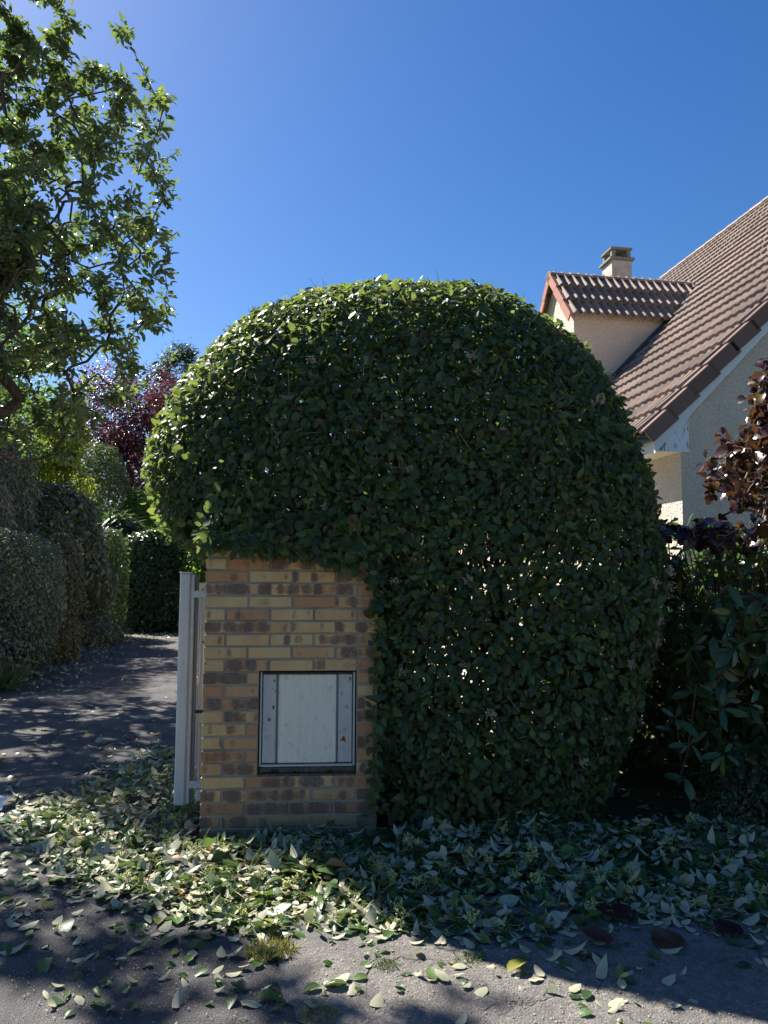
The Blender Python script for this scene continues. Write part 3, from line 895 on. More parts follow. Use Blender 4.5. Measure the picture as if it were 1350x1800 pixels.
# ridge tiles
def half_round(name, r_out, ln, mat, seg=10, th=0.02):
    V, F = [], []
    for y in (0, ln):
        for rr in (r_out, r_out - th):
            for k in range(seg + 1):
                a = math.pi * k / seg
                V.append((math.cos(a) * rr, y, math.sin(a) * rr * 0.75))
    n_ = seg + 1
    for k in range(seg):
        F += [(k, k + 1, 2 * n_ + k + 1, 2 * n_ + k), (k, n_ + k, n_ + k + 1, k + 1)]
        F.append((n_ + k, 3 * n_ + k, 3 * n_ + k + 1, n_ + k + 1))
    return py_mesh(name, V, F, mat, smooth=False)
rm = half_round('ridge_tile', 0.13, 0.42, M['roof_tile'])
for i in range(int(HLEN / 0.40)):
    o_ = HP(RB, 0.0 + i * 0.40, RZ - 0.015)
    Mt = Matrix(((hu.x, he.x, 0, o_.x), (hu.y, he.y, 0, o_.y), (0, 0, 1, o_.z), (0, 0, 0, 1)))
    place('ridge_tile', rm, Mt @ Matrix.Rotation(R(1.5), 4, 'X'), roof)
# barge board under the verge, boxed eaves end, soffit, fascia, gutter
def hprism(name, pts, e0, e1, mat, parent=house):
    bm = bmesh.new()
    A = [bm.verts.new(HP(b, e0, z)) for b, z in pts]; B = [bm.verts.new(HP(b, e1, z)) for b, z in pts]
    bm.faces.new(A); bm.faces.new(B[::-1])
    n_ = len(pts)
    for i in range(n_): bm.faces.new((A[i], B[i], B[(i + 1) % n_], A[(i + 1) % n_]))
    return put(name, bm_mesh(name, bm, mat), None, parent)
bb = EB + 0.06
hprism('barge_board', [(bb, roof_z(bb) - 0.100), (RB, RZ - 0.100), (RB, RZ - 0.285), (bb + 0.02, roof_z(bb) - 0.265)], -0.050, -0.022, M['white_paint'])
hprism('eaves_board', [(-0.275, WT), (0.085, WT), (0.085, roof_z(0.085) - 0.24), (-0.275, roof_z(-0.275) - 0.24)], -0.0215, -0.004, M['peeling_paint'])
hprism('soffit', [(-0.270, WT + 0.004), (-0.003, WT + 0.004), (-0.003, WT + 0.022), (-0.270, WT + 0.022)], -0.003, HLEN, M['soffit_paint'])
hprism('fascia', [(-0.292, WT - 0.004), (-0.272, WT - 0.004), (-0.272, roof_z(-0.272) - 0.11), (-0.292, roof_z(-0.292) - 0.11)], -0.004, HLEN, M['white_paint'])
V, F = [], []
gc = HP(-0.345, -0.06, EZ - 0.005)
sg = 10
for k in range(sg + 1):
    a = math.pi * k / sg
    for ee in (0.0, HLEN + 0.06):
        for rr in (0.066, 0.062):
            q = gc + hu * (-math.cos(a) * rr) + Vector((0, 0, -math.sin(a) * rr * 1.05)) + he * ee
            V.append(q)
for k in range(sg):
    a = 4 * k; b = a + 4
    F += [(a, b, b + 2, a + 2), (a + 1, a + 3, b + 3, b + 1), (a, a + 1, b + 1, b)]
for k in range(1, sg): pass
capv = len(V); V.append(gc)
for k in range(sg): F.append((4 * k, capv, 4 * k + 4))
gut = put('gutter', py_mesh('gutter', V, F, M['zinc'], smooth=True), None, house)

# dormer
dormer = empty('dormer', HP(DBF, DE0, 4.0)); dormer.parent = house; dormer.location = HP(DBF, DE0, 4.0) - HK
bm = bmesh.new()
DM = (DE0 + DE1) / 2
b_end = DRB + 0.3
prf = [(DE0, 3.9), (DE1, 3.9), (DE1, DEZ + 0.02), (DM, DRZ - 0.05), (DE0, DEZ + 0.02)]
A = [bm.verts.new(HP(DBF, e_, z)) for e_, z in prf]; B = [bm.verts.new(HP(b_end, e_, z)) for e_, z in prf]
bm.faces.new(A); bm.faces.new(B[::-1])
for i in range(5): bm.faces.new((A[i], B[i], B[(i + 1) % 5], A[(i + 1) % 5]))
put('wall', bm_mesh('wall', bm, M['roughcast']), None, dormer)
DPH = math.atan2(DRZ - DEZ, DM - DE0)
ov = 0.10
droof_rows = 3
dsl = (DM - DE0 + ov) / math.cos(DPH)
DTL = dsl / droof_rows
dtm = tile_mesh(0.296, DTL + 0.05, M['roof_tile'], 0.060, 0.05)
for side in (1, -1):
    ed = he * side
    sd = ed * math.cos(DPH) + Vector((0, 0, math.sin(DPH)))
    xx = hu if hu.cross(sd).z > 0 else -hu
    nn = xx.cross(sd)
    e_start = DE0 - ov if side == 1 else DE1 + ov
    z_start = DEZ + 0.02 - ov * math.tan(DPH)
    for r_ in range(droof_rows):
        zc = z_start + (r_ + 0.4) * DTL * math.sin(DPH)
        for c_ in range(12):
            b0 = DBF - 0.085 + c_ * 0.30
            lim = EB + (zc + 0.06 - EZ) / TP
            if b0 + 0.12 > lim: continue
            org = HP(b0 if xx.dot(hu) > 0 else b0 + 0.30, e_start, z_start) + sd * (r_ * DTL) + nn * 0.012
            Mt = Matrix(((xx.x, sd.x, nn.x, org.x), (xx.y, sd.y, nn.y, org.y), (xx.z, sd.z, nn.z, org.z), (0, 0, 0, 1)))
            place('roof_tile', dtm, Mt, dormer)
        # verge tiles of the dormer front
        vb = bmesh.new()
        bm_box(vb, (0, DTL / 2, -0.045), (0.024, DTL + 0.03, 0.13), bevel=0.004)
        bm_box(vb, (0.030, DTL / 2, 0.028), (0.084, DTL + 0.03, 0.02), bevel=0.006)
        vme = bm_mesh('verge_tile', vb, M['dormer_verge'])
        org = HP(DBF - 0.115, e_start, z_start) + sd * (r_ * DTL) + nn * 0.03
        Mt = Matrix(((hu.x, sd.x, nn.x, org.x), (hu.y, sd.y, nn.y, org.y), (hu.z, sd.z, nn.z, org.z), (0, 0, 0, 1)))
        place('verge_tile', vme, Mt @ Matrix.Rotation(R(-3), 4, 'X'), dormer)
drm = half_round('ridge_tile', 0.11, 0.41, M['roof_tile'])
k = 0
while DBF - 0.13 + k * 0.385 < DRB - 0.15:
    o_ = HP(DBF - 0.13 + k * 0.385, DM, DRZ + 0.0)
    Mt = Matrix(((-he.x, hu.x, 0, o_.x), (-he.y, hu.y, 0, o_.y), (0, 0, 1, o_.z), (0, 0, 0, 1)))
    place('ridge_tile', drm, Mt @ Matrix.Rotation(R(-1.8), 4, 'X'), dormer); k += 1
# lead flashing where the near cheek meets the roof, and along the valley
def strip(name, p0, p1, wdir, wdt, ndir, th, mat, parent):
    d_ = (p1 - p0)
    q = [p0, p1, p1 + wdir * wdt, p0 + wdir * wdt]
    q2 = [x_ + ndir * th for x_ in q]
    return put(name, py_mesh(name, q + q2, [(0, 1, 2, 3), (7, 6, 5, 4), (0, 4, 5, 1), (1, 5, 6, 2), (2, 6, 7, 3), (3, 7, 4, 0)], mat), None, parent)
bq = DBF - 0.05
strip('flashing', HP(bq, DE0 - 0.004, roof_z(bq) + 0.055), HP(DEBm + 0.15, DE0 - 0.004, roof_z(DEBm + 0.15) + 0.055), -he, 0.20, slope_n, 0.012, M['lead'], dormer)
strip('flashing', HP(bq, DE0 - 0.003, roof_z(bq) + 0.06), HP(DEBm, DE0 - 0.003, roof_z(DEBm) + 0.06), Vector((0, 0, 1)), 0.10, -he, 0.006, M['lead'], dormer)
strip('valley', HP(DEBm - 0.05, DE0 - 0.22, roof_z(DEBm - 0.05) + 0.075), HP(DRB, DM - 0.1, roof_z(DRB) + 0.075), hu * 0.6 - he * 0.8, 0.10, slope_n, 0.01, M['zinc'], dormer)
# dormer window
wf = empty('window', HP(DBF - 0.02, DM, 4.6)); wf.parent = dormer; wf.location = HP(DBF - 0.02, DM, 4.6) - HP(DBF, DE0, 4.0)
for (e_, z_, se, szz) in ((DM, 5.43, 0.92, 0.07), (DM, 4.45, 0.92, 0.07), (DM - 0.42, 4.94, 0.08, 0.91), (DM + 0.42, 4.94, 0.08, 0.91), (DM, 4.94, 0.07, 0.91)):
    put('frame', box_mesh('frame', HP(DBF - 0.015, e_, z_), (0.05, se, szz), M['white_paint'], HRot, 0.004), None, wf)
put('pane', box_mesh('pane', HP(DBF - 0.006, DM, 4.94), (0.008, 0.76, 0.90), M['glass'], HRot), None, wf)

# chimney
ch = empty('chimney', HP(3.12, 7.55, 6.0)); ch.parent = house; ch.location = HP(3.12, 7.55, 6.0) - HK
def cbox(name, b, e_, z0, z1, sb, se, mat, bevel=0.01):
    put(name, box_mesh(name, HP(b, e_, (z0 + z1) / 2), (sb, se, z1 - z0), mat, HRot, bevel), None, ch)
CB, CE = 3.12, 7.60
cbox('shaft', CB, CE, 5.9, 8.20, 0.45, 0.48, M['chimney_cement'])
cbox('collar', CB, CE, 8.201, 8.26, 0.56, 0.58, M['chimney_slab'])
for a in (-1, 1):
    for b in (-1, 1):
        cbox('pillar', CB + a * 0.17, CE + b * 0.18, 8.2605, 8.43, 0.09, 0.09, M['chimney_slab'])
cbox('flue', CB, CE, 8.2605, 8.36, 0.22, 0.24, M['black'])
cbox('cap_slab', CB, CE, 8.431, 8.49, 0.49, 0.52, M['chimney_slab'], 0.014)

# ---------------------------------------------------------------- the domed hedge
HZ = np.array([0.0, 0.41, 0.88, 1.14, 1.40, 1.452, 1.46, 1.57, 1.72, 2.02, 2.18, 2.45, 2.71, 2.94, 3.13, 3.23, 3.285, 3.31])
HL = np.array([-0.02, -0.05, -0.05, -0.05, -0.05, -0.05, -1.08, -1.25, -1.42, -1.55, -1.52, -1.40, -1.23, -1.02, -0.74, -0.46, -0.24, 0.0])
HR_ = np.array([1.26, 1.46, 1.63, 1.70, 1.74, 1.75, 1.75, 1.75, 1.74, 1.69, 1.63, 1.52, 1.38, 1.17, 0.87, 0.62, 0.40, 0.12])
ZTOP = 3.31
YC = 5.13
def hedge_ry(z):
    t = np.clip((z - 1.90) / 1.43, 0, 0.999)
    low = 1.0 - 0.10 * np.clip((0.5 - z) / 0.5, 0, 1)
    return 1.02 * low * (1 - t ** 2.4) ** (1 / 2.0)
def hedge_point(z, th):
    xl = np.interp(z, HZ, HL); xr = np.interp(z, HZ, HR_)
    xc = (xl + xr) / 2; rx = (xr - xl) / 2; ry = hedge_ry(z)
    c_, s_ = np.cos(th), np.sin(th)
    n = np.where((z < 1.455) & (c_ < 0), 6.0, 2.7)
    r_ = (np.abs(c_) ** n + np.abs(s_) ** n) ** (-1.0 / n)
    return np.stack([xc + rx * r_ * c_, YC + ry * r_ * s_, z], axis=-1)
def hedge_samples(n):
    z = rng.uniform(0.0, ZTOP, n * 5); th = rng.uniform(0, 2 * np.pi, n * 5)
    z = np.where(rng.random(n * 5) < 0.25, ZTOP - np.abs(rng.normal(0, 0.22, n * 5)), z)
    z = np.clip(z, 0.0, (ZTOP - .005))
    d_ = 1e-3
    p0 = hedge_point(z, th)
    dz_ = (hedge_point(np.clip(z + d_, 0, ZTOP - .001), th) - hedge_point(z - d_, th)) / (2 * d_)
    dt_ = (hedge_point(z, th + d_) - hedge_point(z, th - d_)) / (2 * d_)
    cr = np.cross(dt_, dz_)
    ar = np.linalg.norm(cr, axis=1)
    dens = np.where((z > 2.6), 1.0, 1.0) * np.minimum(ar, 6.0)
    # density of proposals: uniform plus the extra near the top
    prop = 0.75 / ZTOP + 0.25 * 2 * np.exp(-0.5 * ((ZTOP - z) / 0.22) ** 2) / (0.22 * np.sqrt(2 * np.pi))
    wgt = dens / prop
    acc = rng.random(n * 5) < wgt / np.percentile(wgt, 99)
    idx = np.where(acc & (z < 1.44) | acc & (z > 1.47))[0][:n]
    nn = nrm(cr[idx])
    # outward
    ctr = np.array([0.15, YC, 1.6])
    flip = np.sum((p0[idx] - ctr) * nn, axis=1) < 0
    nn[flip] *= -1
    return p0[idx], nn

hedge = empty('domed_hedge', (0.5, 5.13, 0.0), 'large clipped dome shaped evergreen hedge growing over the brick pillar', 'hedge')
pos, nn = hedge_samples(88000)
n_ = len(pos)
lump = 0.022 * vnoise(pos, 5.0, 3) + 0.012 * vnoise(pos, 13.0, 4)
depth = rng.exponential(0.07, n_)
pos = pos + nn * (lump - depth + 0.015)[:, None]
back = pos[:, 1] > YC + 0.15
# thin places: the far side is sparse low down, the near side has small ragged gaps
keep = np.ones(n_, bool)
keep &= ~(back & (pos[:, 2] < 1.75) & (rng.random(n_) < 0.45))
front_low = (~back) & (pos[:, 2] < 1.9) & (pos[:, 0] > 0.05)
hc = np.stack([rng.uniform(0.1, 1.75, 40), rng.uniform(0.35, 1.75, 40)], axis=1)
hc = np.concatenate([hc, [(0.46, 1.08), (0.53, 0.98), (0.42, 0.86), (0.26, 0.71), (0.24, 0.66), (0.60, 1.16), (0.95, 1.20), (0.99, 1.34), (1.02, 1.30), (1.12, 1.14), (1.06, 0.82), (0.36, 1.3), (0.55, 1.25)]])
hr_ = np.concatenate([rng.uniform(0.008, 0.020, 40), np.array([.03, .035, .025, .03, .025, .022, .02, .022, .018, .015, .02, .018, .02])])
dd = np.linalg.norm(pos[:, None, [0, 2]] - hc[None], axis=2) - hr_[None] * 1.15
keep &= ~(front_low & (dd.min(axis=1) < 0))
# clear of the pillar, the gate and the ground
loc = pos - np.array(P0)
lx = loc @ np.array(pu); ly = loc @ np.array(pv)
keep &= ~((lx > -0.03) & (lx < PW + 0.02) & (ly > -0.03) & (ly < PD + 0.05) & (pos[:, 2] < ZT + 0.05))
keep &= pos[:, 2] > 0.05
pos, nn = pos[keep], nn[keep]
# underside over the pillar and hanging fringe
nu = 2600
ux = rng.uniform(-1.50, 0.05, nu); uy = rng.uniform(4.12, 6.0, nu)
uz = np.interp(ux, [-1.55, -1.30, -1.1, -0.9, 0.1], [1.86, 1.62, 1.53, 1.52, 1.48]) + rng.exponential(0.07, nu) - 0.02
ok = ((np.abs((ux - 0.1) / 1.62)) ** 2.7 + (np.abs((uy - YC) / 1.02)) ** 2.7) < 1
loc = np.stack([ux, uy, uz], 1) - np.array(P0)
lx = loc @ np.array(pu); ly = loc @ np.array(pv)
ok &= ~((lx > -0.04) & (lx < PW + 0.04) & (ly > -0.04) & (ly < PD + 0.04) & (uz < ZT + 0.06))
up_ = np.stack([ux, uy, uz], 1)[ok]
nf = 640                                            # fringe in front of the top courses
fx = rng.uniform(-0.98, 0.0, nf)
fz = np.interp(fx, [-1.0, -0.75, -0.45, -0.3, -0.1, 0.0], [1.52, 1.50, 1.47, 1.44, 1.40, 1.33]) + rng.exponential(0.075, nf)
fy = 4.16 + (fx + 0.957) * math.tan(PA) - 0.035 - rng.uniform(0, 0.08, nf)
fp = np.stack([fx, fy, fz], 1)
ns_ = 260                                           # leaves creeping round the right edge of the pillar
sz2 = rng.uniform(0.12, 1.45, ns_)
sp = np.stack([-0.028 + rng.normal(0, 0.020, ns_), 4.235 - rng.uniform(0.02, 0.10, ns_), sz2], 1)
ex_p = np.concatenate([up_, fp, sp])
ex_n = nrm(np.concatenate([np.tile([0, -0.5, -0.5], (len(up_), 1)), np.tile([0, -1.0, 0.3], (nf, 1)), np.tile([-.2, -1.0, 0.3], (ns_, 1))]).astype(float) + 0)
pos = np.concatenate([pos, ex_p]); nn = np.concatenate([nn, ex_n])
# inner leaves, sparse
ni = 4000
zi = rng.uniform(1.6, 3.0, ni); ti = rng.uniform(0, 6.283, ni)
pi_ = hedge_point(zi, ti); ki = rng.uniform(0.3, 0.85, ni)[:, None]
pi_ = np.array([0.1, YC, 0]) * (1 - ki) * np.array([1, 1, 0]) + pi_ * np.concatenate([ki, ki, np.ones((ni, 1))], axis=1)
pos = np.concatenate([pos, pi_]); nn = np.concatenate([nn, nrm(rng.normal(size=(ni, 3)))])
n_ = len(pos)
nd = nrm(nn + np.array([0, 0, 0.30]) + rng.normal(0, 0.56, (n_, 3)))
xd = rng.normal(0, 1.0, (n_, 3)) + np.array([0, 0, -0.25]) + nn * 0.35
sl = (0.047 * np.exp(rng.normal(0, 0.25, n_))).clip(0.024, 0.080)
hl = [leaf_proto(1.0, w_, 4, f_, c_, seed=s_) for s_, (w_, f_, c_) in enumerate([(0.55, 0.22, 0.12), (0.62, 0.30, 0.22), (0.50, 0.15, -0.06), (0.58, 0.35, 0.30), (0.46, 0.5, 0.45), (0.66, 0.1, 0.05)])]
foliage(hedge, 'hedge_leaf', hl, pos, xd, nd, sl, M['hedge_leaf'], 300, score=np.where((pos[:, 1] < 4.6), 1.0, 0.8))
# stems and twigs inside
segs = []
tips, tn = hedge_samples(700)
for i in range(len(tips)):
    t_ = tips[i] - tn[i] * 0.05
    if t_[2] < 0.15: continue
    basep = np.array([0.45 + 0.6 * rng.normal(), YC + 0.15 * rng.normal(), 0.0])
    basep[0] = np.clip(basep[0], 0.05, 1.3)
    mid = basep * 0.45 + t_ * 0.55 + np.array([0, 0, 0.12]) + rng.normal(0, 0.05, 3)
    mid[0] = max(mid[0], 0.0) if mid[2] < 1.6 else mid[0]
    if i % 14 == 0:
        segs.append((basep, mid, 0.022, 0.012)); segs.append((mid, t_, 0.012, 0.004))
    else:
        segs.append((mid, t_, 0.006, 0.0025))
put('stems', tube_mesh('stems', segs, M['twig'], 5), None, hedge, kind='stuff')
# protruding bare tips
segs = []
tips, tn = hedge_samples(500)
for i in range(len(tips)):
    if tips[i][2] < 0.3: continue
    d_ = nrm(tn[i] + rng.normal(0, 0.6, 3)); l_ = rng.uniform(0.03, 0.09)
    segs.append((tips[i] - d_ * 0.06, tips[i] + d_ * l_, 0.0022, 0.0012))
put('twigs', tube_mesh('twigs', segs, M['pale_twig'], 4), None, hedge, kind='stuff')
# spent flower heads
def flower_head(seed, mat, r0=0.028):
    r = np.random.default_rng(seed)
    segs = []; blobs = []
    for k in range(16):
        d_ = nrm(np.array([r.normal(0, 0.75), r.normal(0, 0.75), 1.0]))
        q = d_ * r0 * r.uniform(0.7, 1.25)
        segs.append((np.zeros(3), q, 0.0011, 0.0008)); blobs.append(q)
        q2 = q + r.normal(0, 0.005, 3); segs.append((q * 0.7, q2, 0.0008, 0.0007)); blobs.append(q2)
    V, F = tube_arrays(segs, 3)
    V2, F2 = tube_arrays([(b - np.array([0, 0, .0025]), b + np.array([0, 0, .0025]), 0.0034, 0.0022) for b in blobs], 4)
    caps = np.array([[8 * i + 4, 8 * i + 5, 8 * i + 6, 8 * i + 7] for i in range(len(blobs))])
    return np_mesh('flower_head', np.concatenate([V, V2]), np.concatenate([F, F2 + len(V), caps + len(V)]), mat=mat)
fh = [flower_head(k, M['dry_flower']) for k in range(3)]
fpos, fn_ = hedge_samples(420)
okf = (fpos[:, 1] < YC - 0.2) & (fpos[:, 2] > 0.4)
fpos, fn_ = fpos[okf][:40], fn_[okf][:40]
for i in range(len(fpos)):
    place('flower_head', fh[i % 3], leaf_matrix(fpos[i] + fn_[i] * 0.012, rng.normal(size=3), fn_[i] + rng.normal(0, 0.3, 3), rng.uniform(0.8, 1.5)), hedge)

# ---------------------------------------------------------------- generic clumps
L2 = [leaf2_proto(1, 0.55, 0.35, 0.1), leaf2_proto(1, 0.5, 0.1, 0.25), leaf2_proto(1, 0.6, 0.5, -0.05)]
NEEDLE = [leaf2_proto(1, 0.14, 0.3, 0.1), leaf2_proto(1, 0.10, 0.3, -0.15), leaf2_proto(1, 0.18, 0.2, 0.2)]
def shape_points(n, c, r, power=2.0, lump=0.10, seed=0, shell=0.35, zmin=None, flat=None):
    """points near the surface of a lumpy super-ellipsoid, with outward normals"""
    q = rng.normal(size=(n, 3))
    d_ = nrm(q)
    rad = (np.abs(d_) ** power).sum(axis=1) ** (-1.0 / power)
    p_ = d_ * rad[:, None]
    nn_ = nrm(np.sign(p_) * np.abs(p_) ** (power - 1) / np.array(r))
    f = 1 + lump * vnoise(d_, 4.0, seed) + lump * 0.6 * vnoise(d_, 9.0, seed + 1) - rng.exponential(shell * 0.3, n)
    p_ = p_ * np.clip(f, 0.1, 1.5)[:, None] * np.array(r) + np.array(c)
    k_ = np.ones(n, bool)
    if zmin is not None: k_ &= p_[:, 2] > zmin
    return p_[k_], nn_[k_]

def shrub(name, label, cat, parts, mat, size, protos=L2, droop=-0.2, group=None, stem=True, jitter=0.5, mat_stem=None, n_leaf=None, twig=0, crown='foliage', trunk='stem', trunk_r=0.03, upb=0.3):
    """parts: list of (n, centre, radii, power, lump)"""
    P_, Q_ = [], []
    for k, (n, c, r, pw, lm) in enumerate(parts):
        a, b = shape_points(n, c, r, pw, lm, seed=int(abs(c[0]) * 13 + k * 5), zmin=0.03)
        P_.append(a); Q_.append(b)
    P_ = np.concatenate(P_); Q_ = np.concatenate(Q_)
    c0 = parts[0][1]
    root = empty(name, (c0[0], c0[1], 0), label, cat, group)
    n = len(P_)
    nd_ = nrm(Q_ + np.array([0, 0, upb]) + rng.normal(0, jitter, (n, 3)))
    xd_ = rng.normal(0, 0.8, (n, 3)) + np.array([0, 0, droop]) + Q_ * 0.5
    s_ = rng.normal(size, size * 0.2, n).clip(size * 0.5, size * 1.6)
    put(crown, scatter_mesh(crown, protos, P_, xd_, nd_, s_, mat), None, root, kind='stuff')
    if stem:
        sg_ = []
        for k, (_n, c, r, pw, lm) in enumerate(parts):
            for j in range(5):
                b0 = np.array([c0[0] + rng.normal(0, r[0] * 0.15), c0[1] + rng.normal(0, r[1] * 0.15), 0.0])
                e_ = np.array(c) + rng.normal(0, 0.35, 3) * np.array(r)
                m_ = (b0 + e_) / 2 + rng.normal(0, 0.06, 3)
                sg_ += [(b0, m_, trunk_r, trunk_r * 0.7), (m_, e_, trunk_r * 0.7, trunk_r * 0.25)]
                for q in range(4):
                    sg_.append((e_ * 0.6 + m_ * 0.4, e_ + rng.normal(0, 0.45, 3) * np.array(r), trunk_r * 0.35, trunk_r * 0.12))
        put(trunk, tube_mesh(trunk, sg_, mat_stem or M['bark'], 5), None, root)
    return root

# left side of the driveway, near to far
shrub('clipped_hedge', 'flat topped clipped green hedge beside the driveway with rounded end', 'hedge',
      [(24000, (-5.85, 11.1, 1.02), (1.05, 0.95, 1.02), 4.0, 0.06)], M['clip_green'], 0.055)
shrub('clipped_hedge', 'dull brownish green hedge overgrown with loose shoots, in front of the flat topped hedge', 'hedge',
      [(13000, (-6.0, 9.75, 0.78), (0.95, 0.55, 0.86), 3.0, 0.10)], M['brown_green'], 0.055)
shrub('ivy_stump', 'ivy covered dark stump with bare grey wood showing at its foot', 'shrub',
      [(9000, (-5.98, 14.2, 1.35), (0.42, 0.45, 0.80), 2.6, 0.10)], M['brown_green'], 0.07, stem=False)
ps = empty('weathered_post', (-5.72, 13.75, 0), 'leaning grey weathered timber post at the foot of the ivy', 'post')
for (dx, tilt, h_, wd) in ((-0.06, 0.10, 0.95, 0.13), (0.09, -0.16, 1.15, 0.16)):
    bm = bmesh.new(); bm_box(bm, (0, 0, h_ / 2), (wd, 0.10, h_), bevel=0.015)
    place('plank', bm_mesh('plank', bm, M['weathered_plank']), Matrix.Translation((-5.72 + dx, 13.75, 0)) @ Matrix.Rotation(tilt, 4, 'Y'), ps)
shrub('thuja_hedge', 'tall narrow clipped conifer hedge block beside the dark laurel', 'hedge',
      [(17000, (-6.75, 18.3, 1.28), (0.55, 0.7, 1.30), 4.5, 0.05)], M['thuja'], 0.10, NEEDLE + L2[:1])
shrub('laurel_hedge', 'dark glossy laurel hedge closing the far end of the driveway', 'hedge',
      [(20000, (-5.9, 20.9, 1.32), (1.15, 0.8, 1.34), 4.5, 0.06)], M['dark_laurel'], 0.12)
shrub('ochre_shrub', 'low ochre tinged shrub spilling onto the driveway edge', 'shrub',
      [(8000, (-5.60, 12.9, 0.36), (0.55, 0.8, 0.52), 2.2, 0.16)], M['ochre_green'], 0.06)
shrub('low_shrub', 'low loose green shrubs under the flat topped hedge', 'shrub',
      [(9000, (-5.30, 10.6, 0.34), (0.52, 1.3, 0.50), 2.2, 0.20)], M['clip_green'], 0.07)
shrub('low_shrub', 'small grey green seedlings growing at the foot of the timber post', 'shrub',
      [(3500, (-6.25, 16.4, 0.25), (0.75, 0.9, 0.42), 2.2, 0.2)], M['juniper'], 0.08)
shrub('juniper', 'spreading feathery juniper rising behind the flat topped hedge', 'conifer',
      [(16000, (-7.0, 16.2, 1.85), (1.15, 1.0, 1.45), 2.3, 0.16), (7000, (-7.9, 15.6, 2.2), (0.8, 0.9, 1.35), 2.2, 0.16)], M['juniper'], 0.16, NEEDLE + L2[:1], trunk_r=0.05)
shrub('blue_conifer', 'tall blue grey conifer with drooping needles at the left of the driveway', 'conifer',
      [(24000, (-7.75, 13.6, 2.5), (1.30, 1.3, 2.2), 2.4, 0.12), (9000, (-8.5, 13.9, 5.0), (1.25, 1.3, 2.2), 2.2, 0.14)], M['grey_conifer'], 0.20, NEEDLE, droop=-0.9, trunk_r=0.09)  # second, higher clump is added out of view to shade the driveway
shrub('golden_shrub', 'bright yellow green shrub glowing in the sun above the juniper', 'shrub',
      [(3600, (-7.45, 17.5, 4.55), (0.55, 0.5, 0.62), 2.0, 0.22), (2200, (-8.3, 17.4, 4.2), (0.75, 0.6, 0.55), 2.0, 0.25), (3600, (-7.7, 17.8, 3.5), (0.8, 0.6, 0.9), 2.0, 0.2)], M['yellow_green'], 0.09, trunk_r=0.035)
shrub('rounded_conifer', 'clipped egg shaped green conifer with a dark brown dead patch', 'conifer',
      [(20000, (-9.05, 24.2, 3.0), (0.98, 1.0, 2.72), 2.4, 0.05)], M['thuja'], 0.12, NEEDLE + L2[:1], trunk_r=0.08)
shrub('weeping_shrub', 'dark weeping grassy shrub with long hanging leaves behind the thuja hedge', 'shrub',
      [(6000, (-7.35, 21.6, 1.95), (0.75, 0.7, 1.35), 2.2, 0.15)], M['dark_laurel'], 0.42, NEEDLE, droop=-2.2)
shrub('sunlit_shrub', 'light green leafy shrub lit by the sun above the laurel hedge', 'shrub',
      [(3000, (-7.75, 24.5, 3.55), (0.55, 0.6, 0.65), 2.0, 0.2), (4000, (-6.2, 23.2, 2.4), (0.9, 0.6, 1.0), 2.0, 0.2)], M['bright_green'], 0.13)
shrub('variegated_shrub', 'small yellow and green shrub between the gate and the laurel hedge', 'shrub',
      [(3200, (-4.45, 20.0, 1.75), (0.65, 0.6, 0.75), 2.0, 0.2)], M['bright_green'], 0.10)

# purple plum, pine
def tree_skeleton(base, targets, r_tip=0.004, step=0.35, wander=0.06, seed=0, trunk_top=None, pull=0.25, maxr=0.2):
    """connect every target to the nearest earlier node, then size the limbs by what they carry"""
    r = np.random.default_rng(seed)
    nodes = [np.array(base, float)]; par = [-1]
    if trunk_top is not None:
        k = max(2, int(np.linalg.norm(np.array(trunk_top) - base) / step))
        for i in range(1, k + 1):
            nodes.append(np.array(base) + (np.array(trunk_top) - base) * i / k + r.normal(0, wander * 0.6, 3)); par.append(len(nodes) - 2)
    order_ = np.argsort([np.linalg.norm(t - nodes[-1]) for t in targets])
    is_tip = {}
    for ti_ in order_:
        t = targets[ti_]
        A = np.array(nodes)
        v_ = t - A
        dist = np.linalg.norm(v_, axis=1)
        pen = dist + pull * np.maximum(0, A[:, 2] - t[2] + 0.15) * 2.0
        j = int(np.argmin(pen))
        a = A[j]; L_ = dist[j]
        k = max(2, int(L_ / step))
        prev = j
        pd_ = nrm(a - A[par[j]]) if par[j] >= 0 else nrm(t - a)
        ctl = a + (nrm(t - a) * 0.5 + pd_ * 0.5) * L_ * 0.5
        for i in range(1, k + 1):
            f = i / k
            q = a * (1 - f) ** 2 + ctl * 2 * f * (1 - f) + t * f * f + np.array([0, 0, -0.10 * L_ * math.sin(math.pi * f)]) + r.normal(0, wander, 3) * (0 if i == k else 1)
            nodes.append(q); par.append(prev); prev = len(nodes) - 1
        is_tip[prev] = True
    n = len(nodes)
    load = np.zeros(n)
    for i in range(n - 1, 0, -1):
        if load[i] == 0: load[i] = 1
        load[par[i]] += load[i]
    rad = np.minimum(r_tip * np.maximum(load, 1) ** 0.47, maxr)
    segs_ = [(nodes[par[i]], nodes[i], min(rad[par[i]], rad[i] * 1.6), rad[i]) for i in range(1, n)]
    return np.array(nodes), np.array(par), rad, segs_, load

